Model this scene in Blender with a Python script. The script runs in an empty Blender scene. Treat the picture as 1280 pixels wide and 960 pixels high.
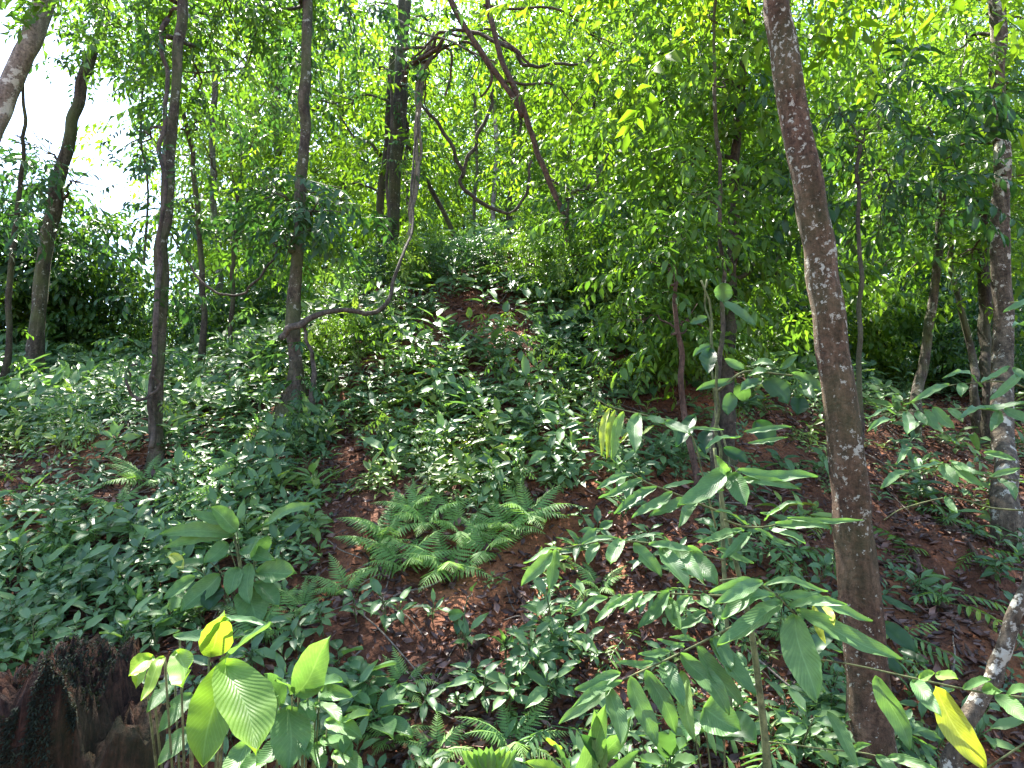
import bpy, math, random
import numpy as np
from mathutils import Vector
R = math.radians
rng = np.random.default_rng(11)
random.seed(5)
sc = bpy.context.scene
COL = sc.collection
PI = math.pi

# ------------------------------------------------------------------ camera
CAM = np.array([0.0, 0.0, 1.6]); PITCH = R(8); F = 853.0
cp, sp = math.cos(PITCH), math.sin(PITCH)
def ray(px, py):
    a = (np.asarray(px, float)-640)/F; b = (480-np.asarray(py, float))/F
    return np.stack([a, cp-b*sp, sp+b*cp], -1)
def at(px, py, D):
    d = ray(px, py); s = np.asarray(D, float)/d[..., 1]
    return CAM + d*s[..., None] if d.ndim > 1 else CAM + d*s
def proj(P):
    q = P-CAM; fwd = q[..., 1]*cp+q[..., 2]*sp; up = -q[..., 1]*sp+q[..., 2]*cp
    fw = np.where(fwd > 0.05, fwd, 0.05)
    return 640+F*q[..., 0]/fw, 480-F*up/fw, fwd
cam = bpy.data.cameras.new('camera'); cam.lens = 24; cam.sensor_width = 36; cam.clip_start = .05; cam.clip_end = 800
co = bpy.data.objects.new('camera', cam); COL.objects.link(co); co.location = CAM; co.rotation_euler = (R(90)+PITCH, 0, 0); sc.camera = co

# ------------------------------------------------------------------ terrain
def vnoise(x, y, seed=0):
    xi = np.floor(x).astype(np.int64); yi = np.floor(y).astype(np.int64); xf = x-xi; yf = y-yi
    u = xf*xf*(3-2*xf); v = yf*yf*(3-2*yf)
    def h(a, b):
        n = (a*374761393+b*668265263+seed*982451653) & 0x7fffffff
        n = ((n ^ (n >> 13))*1274126177) & 0x7fffffff
        return ((n ^ (n >> 16)) & 0xffff)/65535.0
    return (h(xi, yi)*(1-u)+h(xi+1, yi)*u)*(1-v)+(h(xi, yi+1)*(1-u)+h(xi+1, yi+1)*u)*v
def fbm(x, y, o=4, seed=0):
    s = 0; a = .5
    for k in range(o):
        s = s+a*(vnoise(x, y, seed+k)-.5); x = x*2.03+7.1; y = y*2.03+3.7; a *= .5
    return s
def sstep(a, b, x):
    t = np.clip((x-a)/(b-a), 0, 1); return t*t*(3-2*t)
BY = [-60, 0, 1.5, 2.4, 4.0, 6.0, 8.0, 12.0, 30, 90, 300]
BZ = [0, .05, .12, .50, 1.42, 2.22, 2.82, 3.0, 3.3, 2.0, -6]
def H(x, y):
    x = np.asarray(x, float); y = np.asarray(y, float)
    z = np.interp(y + .25*np.sin(x*.9+1), BY, BZ)
    z = z + 1.38*np.exp(-((x+.25)/2.3)**2)*sstep(3.4, 7.6, y)*(1-.5*sstep(14, 30, y))
    z = z - .22*sstep(1.0, 3.0, x)*sstep(1.5, 3, y)*(1-sstep(6, 9, y))
    w = sstep(1.4, 2.6, y)
    z = z + w*(fbm(x*.7, y*.7, 3, 3)*.42 + fbm(x*2.3, y*2.3, 4, 9)*.20)
    return z
def ground_at(px, py, tmax=40):
    px = np.atleast_1d(np.asarray(px, float)); py = np.atleast_1d(np.asarray(py, float))
    d = ray(px, py); t = np.full(len(px), 1.5); done = np.zeros(len(px), bool); out = np.full(len(px), np.nan)
    while t.min() < tmax and not done.all() and (~done & (t < tmax)).any():
        p = CAM+d*t[:, None]; hit = (~done) & (p[:, 2] < H(p[:, 0], p[:, 1]))
        out[hit] = t[hit]; done |= hit; t = t+.035*np.maximum(1, t*.16)
        if t.min() > tmax: break
    return CAM+d*out[:, None]

# ------------------------------------------------------------------ mesh helpers
def mesh_np(name, V, T, mat, UV=None, RND=None, smooth=True, Q=None):
    me = bpy.data.meshes.new(name)
    V = np.asarray(V, np.float32); T = np.asarray(T, np.int32)
    k = T.shape[1]
    me.vertices.add(len(V)); me.vertices.foreach_set('co', V.ravel())
    me.loops.add(len(T)*k); me.loops.foreach_set('vertex_index', T.ravel())
    me.polygons.add(len(T)); me.polygons.foreach_set('loop_start', np.arange(0, len(T)*k, k, dtype=np.int32))
    me.polygons.foreach_set('loop_total', np.full(len(T), k, np.int32))
    me.polygons.foreach_set('use_smooth', np.full(len(T), smooth))
    if UV is not None:
        uv = me.uv_layers.new(name='UVMap'); uv.data.foreach_set('uv', np.asarray(UV, np.float32)[T.ravel()].ravel())
    if RND is not None:
        a = me.attributes.new('rnd', 'FLOAT', 'POINT'); a.data.foreach_set('value', np.asarray(RND, np.float32))
    me.update(); me.validate(); me.materials.append(mat)
    return me
class MB:
    def __init__(s): s.V = []; s.T = []; s.U = []; s.R = []; s.n = 0
    def add(s, V, T, U=None, Rn=None):
        V = np.asarray(V, float); T = np.asarray(T, int)
        s.V.append(V); s.T.append(T+s.n); s.U.append(np.zeros((len(V), 2)) if U is None else U)
        s.R.append(np.full(len(V), .5) if Rn is None else np.broadcast_to(Rn, (len(V),))); s.n += len(V)
    def inst(s, tpl, P, M, S, Rn):
        V, T, U, r = tpl; N = len(P)
        if N == 0: return
        W = np.einsum('nij,vj->nvi', M, V)*np.asarray(S)[:, None, None]+P[:, None, :]
        TT = T[None]+(np.arange(N)*len(V))[:, None, None]
        s.add(W.reshape(-1, 3), TT.reshape(-1, 3), np.tile(U, (N, 1)), np.clip((r[None]*.45+np.asarray(Rn)[:, None]*.55), 0, 1).ravel())
    def mesh(s, name, mat, smooth=True, origin=None):
        V = np.concatenate(s.V)
        if origin is not None: V = V-np.asarray(origin)
        return mesh_np(name, V, np.concatenate(s.T), mat, np.concatenate(s.U), np.concatenate(s.R), smooth)
def link(name, me, parent=None, loc=None):
    o = bpy.data.objects.new(name, me); COL.objects.link(o)
    if parent is not None: o.parent = parent
    if loc is not None: o.location = loc
    return o
def tag(o, label=None, cat=None, group=None, kind=None):
    if label: o['label'] = label
    if cat: o['category'] = cat
    if group: o['group'] = group
    if kind: o['kind'] = kind
    return o
def empty(name, loc, label, cat, group=None):
    o = bpy.data.objects.new(name, None); COL.objects.link(o); o.location = loc; o.empty_display_size = .2
    return tag(o, label, cat, group)
def norm(v): return v/np.maximum(np.linalg.norm(v, axis=-1, keepdims=True), 1e-9)
def frames(d, up):          # rotation matrices with X along d, Z near up
    x = norm(d); y = norm(np.cross(up, x)); z = np.cross(x, y)
    return np.stack([x, y, z], -1)
def rand_frames(N, pitch, pj, roll, az=None, azj=PI):
    a = rng.uniform(-PI, PI, N) if az is None else az+rng.uniform(-azj, azj, N)
    p = pitch+rng.normal(0, pj, N)
    d = np.stack([np.cos(a)*np.cos(p), np.sin(a)*np.cos(p), np.sin(p)], -1)
    up = np.tile([0, 0, 1.0], (N, 1))+rng.normal(0, roll, (N, 3))
    return frames(d, up)
def catmull(P, n):
    P = np.asarray(P, float); P = np.vstack([2*P[0]-P[1], P, 2*P[-1]-P[-2]]); out = []
    for i in range(1, len(P)-2):
        t = np.linspace(0, 1, n, endpoint=False)[:, None]; a, b, c, d = P[i-1], P[i], P[i+1], P[i+2]
        out.append(.5*((2*b)+(-a+c)*t+(2*a-5*b+4*c-d)*t**2+(-a+3*b-3*c+d)*t**3))
    out.append(P[-2][None]); return np.vstack(out)
def tube(mb, P, rad, sides=8, n=6, rough=0.0, seed=0, rnd=.5, wob=0.0):
    pr = np.hstack([np.asarray(P, float), np.asarray(rad, float)[:, None]])
    q = catmull(pr, n); C = q[:, :3]; r = np.maximum(q[:, 3], .0008)
    if wob:
        s = np.linspace(0, 1, len(C))*len(P)
        C = C+wob*np.stack([vnoise(s*2.3, s*0+seed)-.5, vnoise(s*2.3, s*0+seed+9)-.5, 0*s], -1)
    tg = norm(np.gradient(C, axis=0)); u = np.cross(tg[0], [.3, .9, .2]); u = u/np.linalg.norm(u); V = []; U = []
    L = np.concatenate([[0], np.cumsum(np.linalg.norm(np.diff(C, axis=0), axis=1))])
    ang = np.linspace(0, 2*PI, sides, endpoint=False)
    for i in range(len(C)):
        u = u-tg[i]*np.dot(u, tg[i]); u /= np.linalg.norm(u); v = np.cross(tg[i], u)
        rr = r[i]*np.ones(sides)
        if rough: rr = rr*(1+rough*2*(vnoise(np.cos(ang)*1.6+5+seed, np.sin(ang)*1.6+L[i]*3.0+9, seed)-.5))
        V.append(C[i]+rr[:, None]*(np.cos(ang)[:, None]*u+np.sin(ang)[:, None]*v)); U.append(np.stack([ang/2/PI, np.full(sides, L[i])], -1))
    V = np.vstack(V); U = np.vstack(U); T = []
    for i in range(len(C)-1):
        for k in range(sides):
            a = i*sides+k; b = i*sides+(k+1) % sides; T.append((a, b, b+sides)); T.append((a, b+sides, a+sides))
    e = len(V); V = np.vstack([V, C[0], C[-1]])
    for k in range(sides): T.append((e, (k+1) % sides, k)); T.append((e+1, e-sides+k, e-sides+(k+1) % sides))
    mb.add(V, T, np.vstack([U, [[0, 0], [0, 0]]]), rnd)

# ------------------------------------------------------------------ leaf templates (x = length, z = up side)
def leaf_tpl(w=.36, rows=1, cols=1, droop=.25, fold=.12, peak=.45, wave=0.0, rnd=.5, tip=1.0, petiole=0, pw=.8):
    if rows == 1:
        V = [(0, 0, 0), (peak, w/2, fold-droop*peak**2), (peak, 0, -droop*peak**2), (peak, -w/2, fold-droop*peak**2), (1, 0, -droop)]
        T = [(0, 2, 1), (0, 3, 2), (2, 4, 1), (3, 4, 2)]; U = [(0, .5), (peak, 1), (peak, .5), (peak, 0), (1, .5)]
        return np.array(V, float), np.array(T), np.array(U, float), np.full(5, rnd)
    V = []; U = []; T = []; nc = 2*cols+1
    for i in range(rows+1):
        t = i/rows
        tt = t**(math.log(.5)/math.log(peak)); hw = w/2*math.sin(PI*tt)**pw if 0 < t < 1 else 0.004
        if t > .8: hw *= 1-.25*tip*(t-.8)/.2
        for j in range(-cols, cols+1):
            s = j/cols; wv = wave*math.sin(t*30)*abs(s)
            V.append((t, hw*s, -droop*t*t+fold*w*(abs(s)**1.4)*2+wv*hw)); U.append((t, .5+s/2))
    for i in range(rows):
        for j in range(nc-1):
            a = i*nc+j; T += [(a, a+nc, a+nc+1), (a, a+nc+1, a+1)]
    return np.array(V, float), np.array(T), np.array(U, float), np.full(len(V), rnd)
def combine(parts):
    V = []; T = []; U = []; Rr = []; n = 0
    for v, t, u, r in parts:
        V.append(v); T.append(np.asarray(t)+n); U.append(u); Rr.append(r); n += len(v)
    return np.vstack(V), np.vstack(T), np.vstack(U), np.concatenate(Rr)
def xf(tpl, M, p, s, r=None):
    V, T, U, rr = tpl
    return (V@np.asarray(M).T)*s+np.asarray(p), T, U, rr if r is None else np.full(len(V), r)
def stemstrip(P, w, r=.5):
    P = np.asarray(P, float); V = []; T = []
    for p in P: V += [p+[0, w, 0], p+[0, -w*.5, w*.8], p+[0, -w*.5, -w*.8]]
    for i in range(len(P)-1):
        for k in range(3):
            a = i*3+k; b = i*3+(k+1) % 3; T += [(a, b, b+3), (a, b+3, a+3)]
    return np.array(V), np.array(T), np.tile([0., .5], (len(V), 1)), np.full(len(V), r)
def twig_tpl(n=9, leaf=.3, w=.38, rows=1, sag=.25, seed=0, ang=55, cols=1, fold=.12, jit=.25, droop=.25, opp=False):
    g = np.random.default_rng(seed); parts = []; ts = np.linspace(.18, 1, n)
    C = lambda t: np.array([t, .05*math.sin(t*3+seed), -sag*t*t])
    parts.append(stemstrip([C(t) for t in (0, .35, .7, 1)], .007))
    for i, t in enumerate(ts):
        sd = 1 if i % 2 else -1
        for side in ((1, -1) if opp else (sd,)):
            a = R(ang)*side*(1-.6*(t > .95))+g.normal(0, jit*.6); p = -.25-sag*t+g.normal(0, jit)
            d = np.array([[math.cos(a)*math.cos(p), math.sin(a)*math.cos(p), math.sin(p)]])
            M = frames(d, np.array([[0, 0, 1.]])+g.normal(0, jit, (1, 3)))[0]
            parts.append(xf(leaf_tpl(w*g.uniform(.85, 1.15), rows, cols, droop*g.uniform(.5, 1.5), fold), M, C(t), leaf*g.uniform(.7, 1.15)*(1 if t > .3 else .8), g.uniform(0, 1)))
    return combine(parts)
def rosette_tpl(n, leaf, w, rows, seed, up=.5, cols=1, h=0.0, droop=.4):
    g = np.random.default_rng(seed); parts = []; 
    for i in range(n):
        a = i*2.4+g.normal(0, .3); p = up*(g.uniform(.1, 1.0))
        d = np.array([[math.cos(a)*math.cos(p), math.sin(a)*math.cos(p), math.sin(p)]]); M = frames(d, np.array([[0, 0, 1.]])+g.normal(0, .15, (1, 3)))[0]
        z = h*(.35+.65*i/n); L = leaf*g.uniform(.65, 1.1)
        pet = .25*L; base = np.array([0, 0, z])+d[0]*pet
        parts.append(stemstrip([np.array([0, 0, z*.9]), base], .003))
        parts.append(xf(leaf_tpl(w*g.uniform(.85, 1.15), rows, cols, droop*g.uniform(.5, 1.4), .1), M, base, L, g.uniform(0, 1)))
    return combine(parts)
def pinna_tpl(w, lobes=9):
    V = [(0, 0, 0)]; U = [(0, .5)]; T = []
    for i in range(lobes*2):
        t = (i+.5)/(lobes*2); hw = w/2*(1-t)**.7*(.35+.65*min(1, t/.12))*(1.0 if i % 2 else .38); ff = .035 if i % 2 else 0
        V += [(t+ff, hw, .02), (t, 0, -.12*t*t), (t+ff, -hw, .02-.12*t*t)]; V[-3] = (t+ff, hw, .02-.12*t*t); U += [(t, 1), (t, .5), (t, 0)]
    V.append((1, 0, -.13)); U.append((1, .5)); n = lobes*2
    T += [(0, 2, 1), (0, 3, 2), (3*n-2, 3*n-1, 3*n+1), (3*n-1, 3*n, 3*n+1)]
    for i in range(n-1):
        a = 1+3*i; T += [(a, a+1, a+4), (a, a+4, a+3), (a+1, a+2, a+5), (a+1, a+5, a+4)]
    return np.array(V, float), np.array(T), np.array(U, float), np.full(len(V), .5)
def frond_tpl(npin=17, L=1.0, seed=0, sag=.5, two=True, pw=.34):
    g = np.random.default_rng(seed); parts = []
    C = lambda t: np.array([t*L*(1-.12*t), 0, .32*t-sag*t*t*1.0])
    parts.append(stemstrip([C(t) for t in np.linspace(0, 1, 9)], .006, .2))
    for i in range(npin):
        t = .14+.86*i/(npin-1); pl = pw*math.sin(PI*min(1, (.18+.82*(1-t)))**.9)*1.0+.015
        pl = pw*((1-t)**.75)*(.65+.35*min(1, (t)/.3))+.012
        for sd in (1, -1):
            a = sd*R(68-18*t)+g.normal(0, .05); p = -.22-t*.5+g.normal(0, .06)
            d = np.array([[math.cos(a)*math.cos(p), math.sin(a)*math.cos(p), math.sin(p)]]); M = frames(d, np.array([[0, 0, 1.]])+g.normal(0, .08, (1, 3)))[0]
            if not two: parts.append(xf(pinna_tpl(.30), M, C(t), pl, g.uniform(.2, .8))); continue
            m = max(3, int(7*pl/pw)); sub = [stemstrip([np.zeros(3), np.array([.5, 0, -.03]), np.array([1., 0, -.14])], .008, .3)]
            for k in range(m):
                u = (k+.6)/m; sl = (.30*(1-u)+.08)
                for s2 in (1, -1):
                    aa = s2*R(60); dd = np.array([[math.cos(aa), math.sin(aa), -.12]])
                    sub.append(xf(leaf_tpl(.62, 1, 1, .1, .04, .4), frames(dd, np.array([[0, 0, 1.]]))[0], [u, 0, -.14*u*u], sl, .5))
            parts.append(xf(combine(sub), M, C(t), pl, g.uniform(.25, .75)))
    return combine(parts)

# ------------------------------------------------------------------ materials
def newmat(name):
    m = bpy.data.materials.new(name); m.use_nodes = True; nt = m.node_tree; nt.nodes.clear()
    return m, nt, nt.nodes.new
def ramp(nt, cols, fac):
    r = nt.nodes.new('ShaderNodeValToRGB'); el = r.color_ramp.elements
    while len(el) < len(cols): el.new(.5)
    for e, (p, c) in zip(el, cols): e.position = p; e.color = (*c, 1)
    nt.links.new(fac, r.inputs[0]); return r.outputs[0]
def leafmat(name, cols, trans=.4, tcol=(1.9, 2.0, .7), rough=.46, vein=0.0, spots=.0, spec=.34, bump=.0, nv=13):
    m, nt, N = newmat(name); L = nt.links.new
    at_ = N('ShaderNodeAttribute'); at_.attribute_name = 'rnd'
    oi = N('ShaderNodeObjectInfo'); ad = N('ShaderNodeMath'); ad.operation = 'MULTIPLY_ADD'; L(oi.outputs['Random'], ad.inputs[0]); ad.inputs[1].default_value = .25; L(at_.outputs['Fac'], ad.inputs[2])
    sb = N('ShaderNodeMath'); sb.operation = 'SUBTRACT'; sb.use_clamp = True; L(ad.outputs[0], sb.inputs[0]); sb.inputs[1].default_value = .125
    c = ramp(nt, cols, sb.outputs[0])
    geo = N('ShaderNodeNewGeometry')
    hgt = None
    if vein:
        uv = N('ShaderNodeUVMap'); sx = N('ShaderNodeSeparateXYZ'); L(uv.outputs[0], sx.inputs[0])
        def M(op, a, b=None, c2=None):
            n = N('ShaderNodeMath'); n.operation = op
            for i, q in enumerate((a, b, c2)):
                if q is None: continue
                if isinstance(q, (int, float)): n.inputs[i].default_value = q
                else: L(q, n.inputs[i])
            return n.outputs[0]
        v = M('ABSOLUTE', M('SUBTRACT', sx.outputs[1], .5)); mid = M('SUBTRACT', 1, M('MULTIPLY', v, 28)); mid = M('MAXIMUM', mid, 0)
        ph = M('MULTIPLY', M('SUBTRACT', sx.outputs[0], M('MULTIPLY', M('POWER', v, .8), .62)), nv)
        fr = M('ABSOLUTE', M('SUBTRACT', M('FRACT', ph), .5)); side = M('MAXIMUM', M('SUBTRACT', 1, M('MULTIPLY', fr, 9)), 0)
        vn = M('MAXIMUM', mid, M('MULTIPLY', side, .55))
        mx = N('ShaderNodeMix'); mx.data_type = 'RGBA'; L(M('MULTIPLY', vn, vein), mx.inputs[0]); L(c, mx.inputs[6]); 
        hs = N('ShaderNodeHueSaturation'); hs.inputs['Value'].default_value = 2.0; hs.inputs['Saturation'].default_value = .8; L(c, hs.inputs['Color']); L(hs.outputs[0], mx.inputs[7]); c = mx.outputs[2]
        hgt = M('SUBTRACT', M('MULTIPLY', fr, .9), M('MULTIPLY', mid, .6))
    if spots:
        no = N('ShaderNodeTexNoise'); no.inputs['Scale'].default_value = 45; no.inputs['Detail'].default_value = 3; no.inputs['Roughness'].default_value = .7
        L(geo.outputs['Position'], no.inputs['Vector'])
        rr = ramp(nt, [(.3, (.72, .76, .74)), (.55, (1, 1, 1)), (.72, (1.35, 1.25, 1.1))], no.outputs[0])
        mu = N('ShaderNodeMix'); mu.data_type = 'RGBA'; mu.blend_type = 'MULTIPLY'; mu.inputs[0].default_value = spots; L(c, mu.inputs[6]); L(rr, mu.inputs[7]); c = mu.outputs[2]
    p = N('ShaderNodeBsdfPrincipled'); p.inputs['Roughness'].default_value = rough; p.inputs['Specular IOR Level'].default_value = spec; L(c, p.inputs['Base Color'])
    if hgt is not None and bump:
        b = N('ShaderNodeBump'); b.inputs['Strength'].default_value = bump; b.inputs['Distance'].default_value = .004; L(hgt, b.inputs['Height']); L(b.outputs[0], p.inputs['Normal'])
    t = N('ShaderNodeBsdfTranslucent'); tm = N('ShaderNodeVectorMath'); tm.operation = 'MULTIPLY'; L(c, tm.inputs[0]); tm.inputs[1].default_value = tcol; L(tm.outputs[0], t.inputs['Color'])
    ms = N('ShaderNodeMixShader'); ms.inputs[0].default_value = trans; L(p.outputs[0], ms.inputs[1]); L(t.outputs[0], ms.inputs[2])
    o = N('ShaderNodeOutputMaterial'); L(ms.outputs[0], o.inputs[0]); return m
def barkmat(name, c1, c2, lichen=None, lsc=14, lth=.62, rough=.9, moss=0.0, bump=.6, vs=7):
    m, nt, N = newmat(name); L = nt.links.new; tc = N('ShaderNodeTexCoord'); mp = N('ShaderNodeMapping'); mp.inputs['Scale'].default_value = (vs, vs, vs*.22); L(tc.outputs['Object'], mp.inputs[0])
    n1 = N('ShaderNodeTexNoise'); n1.inputs['Scale'].default_value = 3.5; n1.inputs['Detail'].default_value = 8; n1.inputs['Roughness'].default_value = .7; L(mp.outputs[0], n1.inputs['Vector'])
    c = ramp(nt, [(.36, c1), (.5, tuple((a*.6+b*.4) for a, b in zip(c1, c2))), (.64, c2)], n1.outputs[0])
    n3 = N('ShaderNodeTexNoise'); n3.inputs['Scale'].default_value = 45; n3.inputs['Detail'].default_value = 6; n3.inputs['Roughness'].default_value = .75; L(tc.outputs['Object'], n3.inputs['Vector'])
    sp = ramp(nt, [(.38, (.45, .45, .45)), (.5, (1, 1, 1)), (.66, (1.5, 1.45, 1.4))], n3.outputs[0]); mz = N('ShaderNodeMix'); mz.data_type = 'RGBA'; mz.blend_type = 'MULTIPLY'; mz.inputs[0].default_value = .9; L(c, mz.inputs[6]); L(sp, mz.inputs[7]); c = mz.outputs[2]
    if moss:
        n4 = N('ShaderNodeTexNoise'); n4.inputs['Scale'].default_value = 3; n4.inputs['Detail'].default_value = 5; L(tc.outputs['Object'], n4.inputs['Vector'])
        f = ramp(nt, [(.45, (0, 0, 0)), (.62, (moss,)*3)], n4.outputs[0]); mx = N('ShaderNodeMix'); mx.data_type = 'RGBA'; L(f, mx.inputs[0]); L(c, mx.inputs[6]); mx.inputs[7].default_value = (.10, .13, .045, 1); c = mx.outputs[2]
    if lichen:
        n2 = N('ShaderNodeTexNoise'); n2.inputs['Scale'].default_value = lsc; n2.inputs['Detail'].default_value = 6; n2.inputs['Roughness'].default_value = .68; L(tc.outputs['Object'], n2.inputs['Vector'])
        n5 = N('ShaderNodeTexNoise'); n5.inputs['Scale'].default_value = 2.2; n5.inputs['Detail'].default_value = 2; L(tc.outputs['Object'], n5.inputs['Vector'])
        ad = N('ShaderNodeMath'); ad.operation = 'MULTIPLY_ADD'; L(n5.outputs[0], ad.inputs[0]); ad.inputs[1].default_value = .35; L(n2.outputs[0], ad.inputs[2])
        f = ramp(nt, [(lth+.155, (0, 0, 0)), (lth+.185, (1, 1, 1))], ad.outputs[0]); mx = N('ShaderNodeMix'); mx.data_type = 'RGBA'; L(f, mx.inputs[0]); L(c, mx.inputs[6]); mx.inputs[7].default_value = (*lichen, 1); c = mx.outputs[2]
    p = N('ShaderNodeBsdfPrincipled'); p.inputs['Roughness'].default_value = rough; p.inputs['Specular IOR Level'].default_value = .25; L(c, p.inputs['Base Color'])
    av = N('ShaderNodeMath'); av.operation = 'ADD'; L(n1.outputs[0], av.inputs[0]); L(n3.outputs[0], av.inputs[1])
    b = N('ShaderNodeBump'); b.inputs['Strength'].default_value = bump; b.inputs['Distance'].default_value = .035; L(av.outputs[0], b.inputs['Height']); L(b.outputs[0], p.inputs['Normal'])
    o = N('ShaderNodeOutputMaterial'); L(p.outputs[0], o.inputs[0]); return m
G = lambda r, g, b: (r, g, b)
M_can = leafmat('canopy_leaf', [(0, G(.045, .095, .012)), (.5, G(.085, .16, .018)), (1, G(.16, .23, .03))], .5, (2.3, 2.3, .7), .45)
M_mid = leafmat('understorey_leaf', [(0, G(.04, .09, .022)), (.5, G(.075, .15, .03)), (1, G(.14, .23, .035))], .46, (2.1, 2.2, .7), .4)
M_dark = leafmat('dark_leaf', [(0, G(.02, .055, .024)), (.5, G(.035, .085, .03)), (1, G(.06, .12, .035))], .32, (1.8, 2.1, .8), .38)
M_herb = leafmat('herb_leaf', [(0, G(.035, .085, .035)), (.45, G(.085, .165, .062)), (.85, G(.14, .24, .08)), (1, G(.22, .32, .08))], .3, (1.7, 1.9, .8), .46, spec=.42)
M_herb2 = leafmat('herb_leaf_yellowish', [(0, G(.06, .12, .03)), (.6, G(.13, .21, .045)), (.9, G(.22, .30, .06)), (1, G(.30, .26, .07))], .35, (1.7, 1.8, .7), .5, spec=.4)
M_fern = leafmat('fern_leaf', [(0, G(.09, .19, .06)), (1, G(.22, .37, .10))], .35, (1.7, 1.8, .8), .55)
M_near = leafmat('broad_leaf', [(0, G(.07, .155, .055)), (.5, G(.115, .22, .075)), (.8, G(.18, .29, .05)), (1, G(.34, .38, .05))], .33, (1.7, 1.8, .7), .45, vein=.35, spots=.6, bump=.3)
M_big = leafmat('ribbed_leaf', [(0, G(.07, .15, .04)), (.5, G(.11, .23, .045)), (1, G(.21, .33, .045))], .4, (1.7, 1.7, .6), .4, vein=.35, spots=.4, bump=.3, nv=17)
M_litter = leafmat('dead_leaf', [(.15, G(.03, .016, .012)), (.45, G(.09, .048, .038)), (.7, G(.20, .115, .09)), (.85, G(.46, .30, .24))], .12, (1.2, 1, .8), .5)
M_dry = leafmat('yellow_leaf', [(0, G(.35, .22, .05)), (1, G(.55, .38, .10))], .3, (1.3, 1.2, .8), .6)
B_red = barkmat('bark_reddish_lichen', (.07, .039, .023), (.23, .140, .088), (.55, .53, .42), 42, .612, moss=.35, bump=1.0)
B_dark = barkmat('bark_dark', (.03, .024, .018), (.085, .068, .05), (.25, .26, .2), 22, .66, moss=.4)
B_mott = barkmat('bark_mottled', (.035, .028, .02), (.13, .105, .08), (.30, .30, .24), 20, .63, moss=.6)
B_pale = barkmat('bark_pale', (.16, .13, .11), (.34, .29, .25), (.55, .53, .48), 8, .58)
B_spot = barkmat('bark_white_patches', (.05, .038, .026), (.15, .12, .085), (.42, .40, .33), 14, .575)
B_vine = barkmat('liana_bark', (.04, .032, .026), (.13, .105, .085), None, bump=.4)
B_twine = barkmat('liana_grey', (.12, .10, .08), (.28, .24, .19), None, bump=.5)
B_green = barkmat('green_stem', (.07, .09, .035), (.15, .16, .07), None, bump=.2)
B_root = barkmat('root_bark', (.06, .035, .025), (.16, .10, .075), None)

def soilmat():
    m, nt, N = newmat('red_soil'); L = nt.links.new; tc = N('ShaderNodeTexCoord')
    def no(s, d=6, r=.6):
        n = N('ShaderNodeTexNoise'); n.inputs['Scale'].default_value = s; n.inputs['Detail'].default_value = d; n.inputs['Roughness'].default_value = r; L(tc.outputs['Object'], n.inputs['Vector']); return n.outputs[0]
    a, b, c2 = no(1.1, 5), no(9, 8, .7), no(55, 4, .7)
    c = ramp(nt, [(.3, (.065, .030, .019)), (.5, (.16, .068, .038)), (.68, (.30, .125, .06))], a)
    d = ramp(nt, [(.35, (.45, .42, .42)), (.6, (1.1, 1.05, 1.0)), (.8, (1.7, 1.5, 1.4))], b)
    mu = N('ShaderNodeMix'); mu.data_type = 'RGBA'; mu.blend_type = 'MULTIPLY'; mu.inputs[0].default_value = 1; L(c, mu.inputs[6]); L(d, mu.inputs[7])
    vo = N('ShaderNodeTexVoronoi'); vo.inputs['Scale'].default_value = 38; L(tc.outputs['Object'], vo.inputs['Vector'])
    p = N('ShaderNodeBsdfPrincipled'); p.inputs['Roughness'].default_value = .95; p.inputs['Specular IOR Level'].default_value = .2; L(mu.outputs[2], p.inputs['Base Color'])
    s1 = N('ShaderNodeMath'); s1.operation = 'ADD'; L(b, s1.inputs[0]); L(c2, s1.inputs[1])
    s2 = N('ShaderNodeMath'); s2.operation = 'ADD'; L(s1.outputs[0], s2.inputs[0]); L(vo.outputs['Distance'], s2.inputs[1])
    bu = N('ShaderNodeBump'); bu.inputs['Strength'].default_value = .8; bu.inputs['Distance'].default_value = .03; L(s2.outputs[0], bu.inputs['Height']); L(bu.outputs[0], p.inputs['Normal'])
    o = N('ShaderNodeOutputMaterial'); L(p.outputs[0], o.inputs[0]); return m

# ------------------------------------------------------------------ ground sheet
def build_ground():
    ys = np.concatenate([np.linspace(-60, 0, 12, endpoint=False), np.linspace(0, 1.4, 8, endpoint=False), np.arange(1.4, 9.5, .035), np.arange(9.5, 16, .15), np.linspace(16, 60, 40), np.linspace(70, 300, 16)])
    xs = np.concatenate([np.linspace(-300, -60, 10, endpoint=False), np.linspace(-60, -9, 24, endpoint=False), np.arange(-9, 9, .045), np.linspace(9, 60, 24, endpoint=False), np.linspace(60, 300, 10)])
    X, Y = np.meshgrid(xs, ys); Z = H(X, Y)+np.where((Y > 1.4) & (Y < 9.5), fbm(X*7, Y*7, 3, 31)*.07, 0)
    n, m = X.shape; I = np.arange(n*m).reshape(n, m)
    Q = np.stack([I[:-1, :-1], I[:-1, 1:], I[1:, 1:], I[1:, :-1]], -1).reshape(-1, 4)
    me = mesh_np('ground', np.stack([X, Y, Z], -1).reshape(-1, 3), Q, soilmat())
    tag(link('ground', me), 'red brown soil of the steep forest bank', None, kind='structure')
build_ground()

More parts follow.
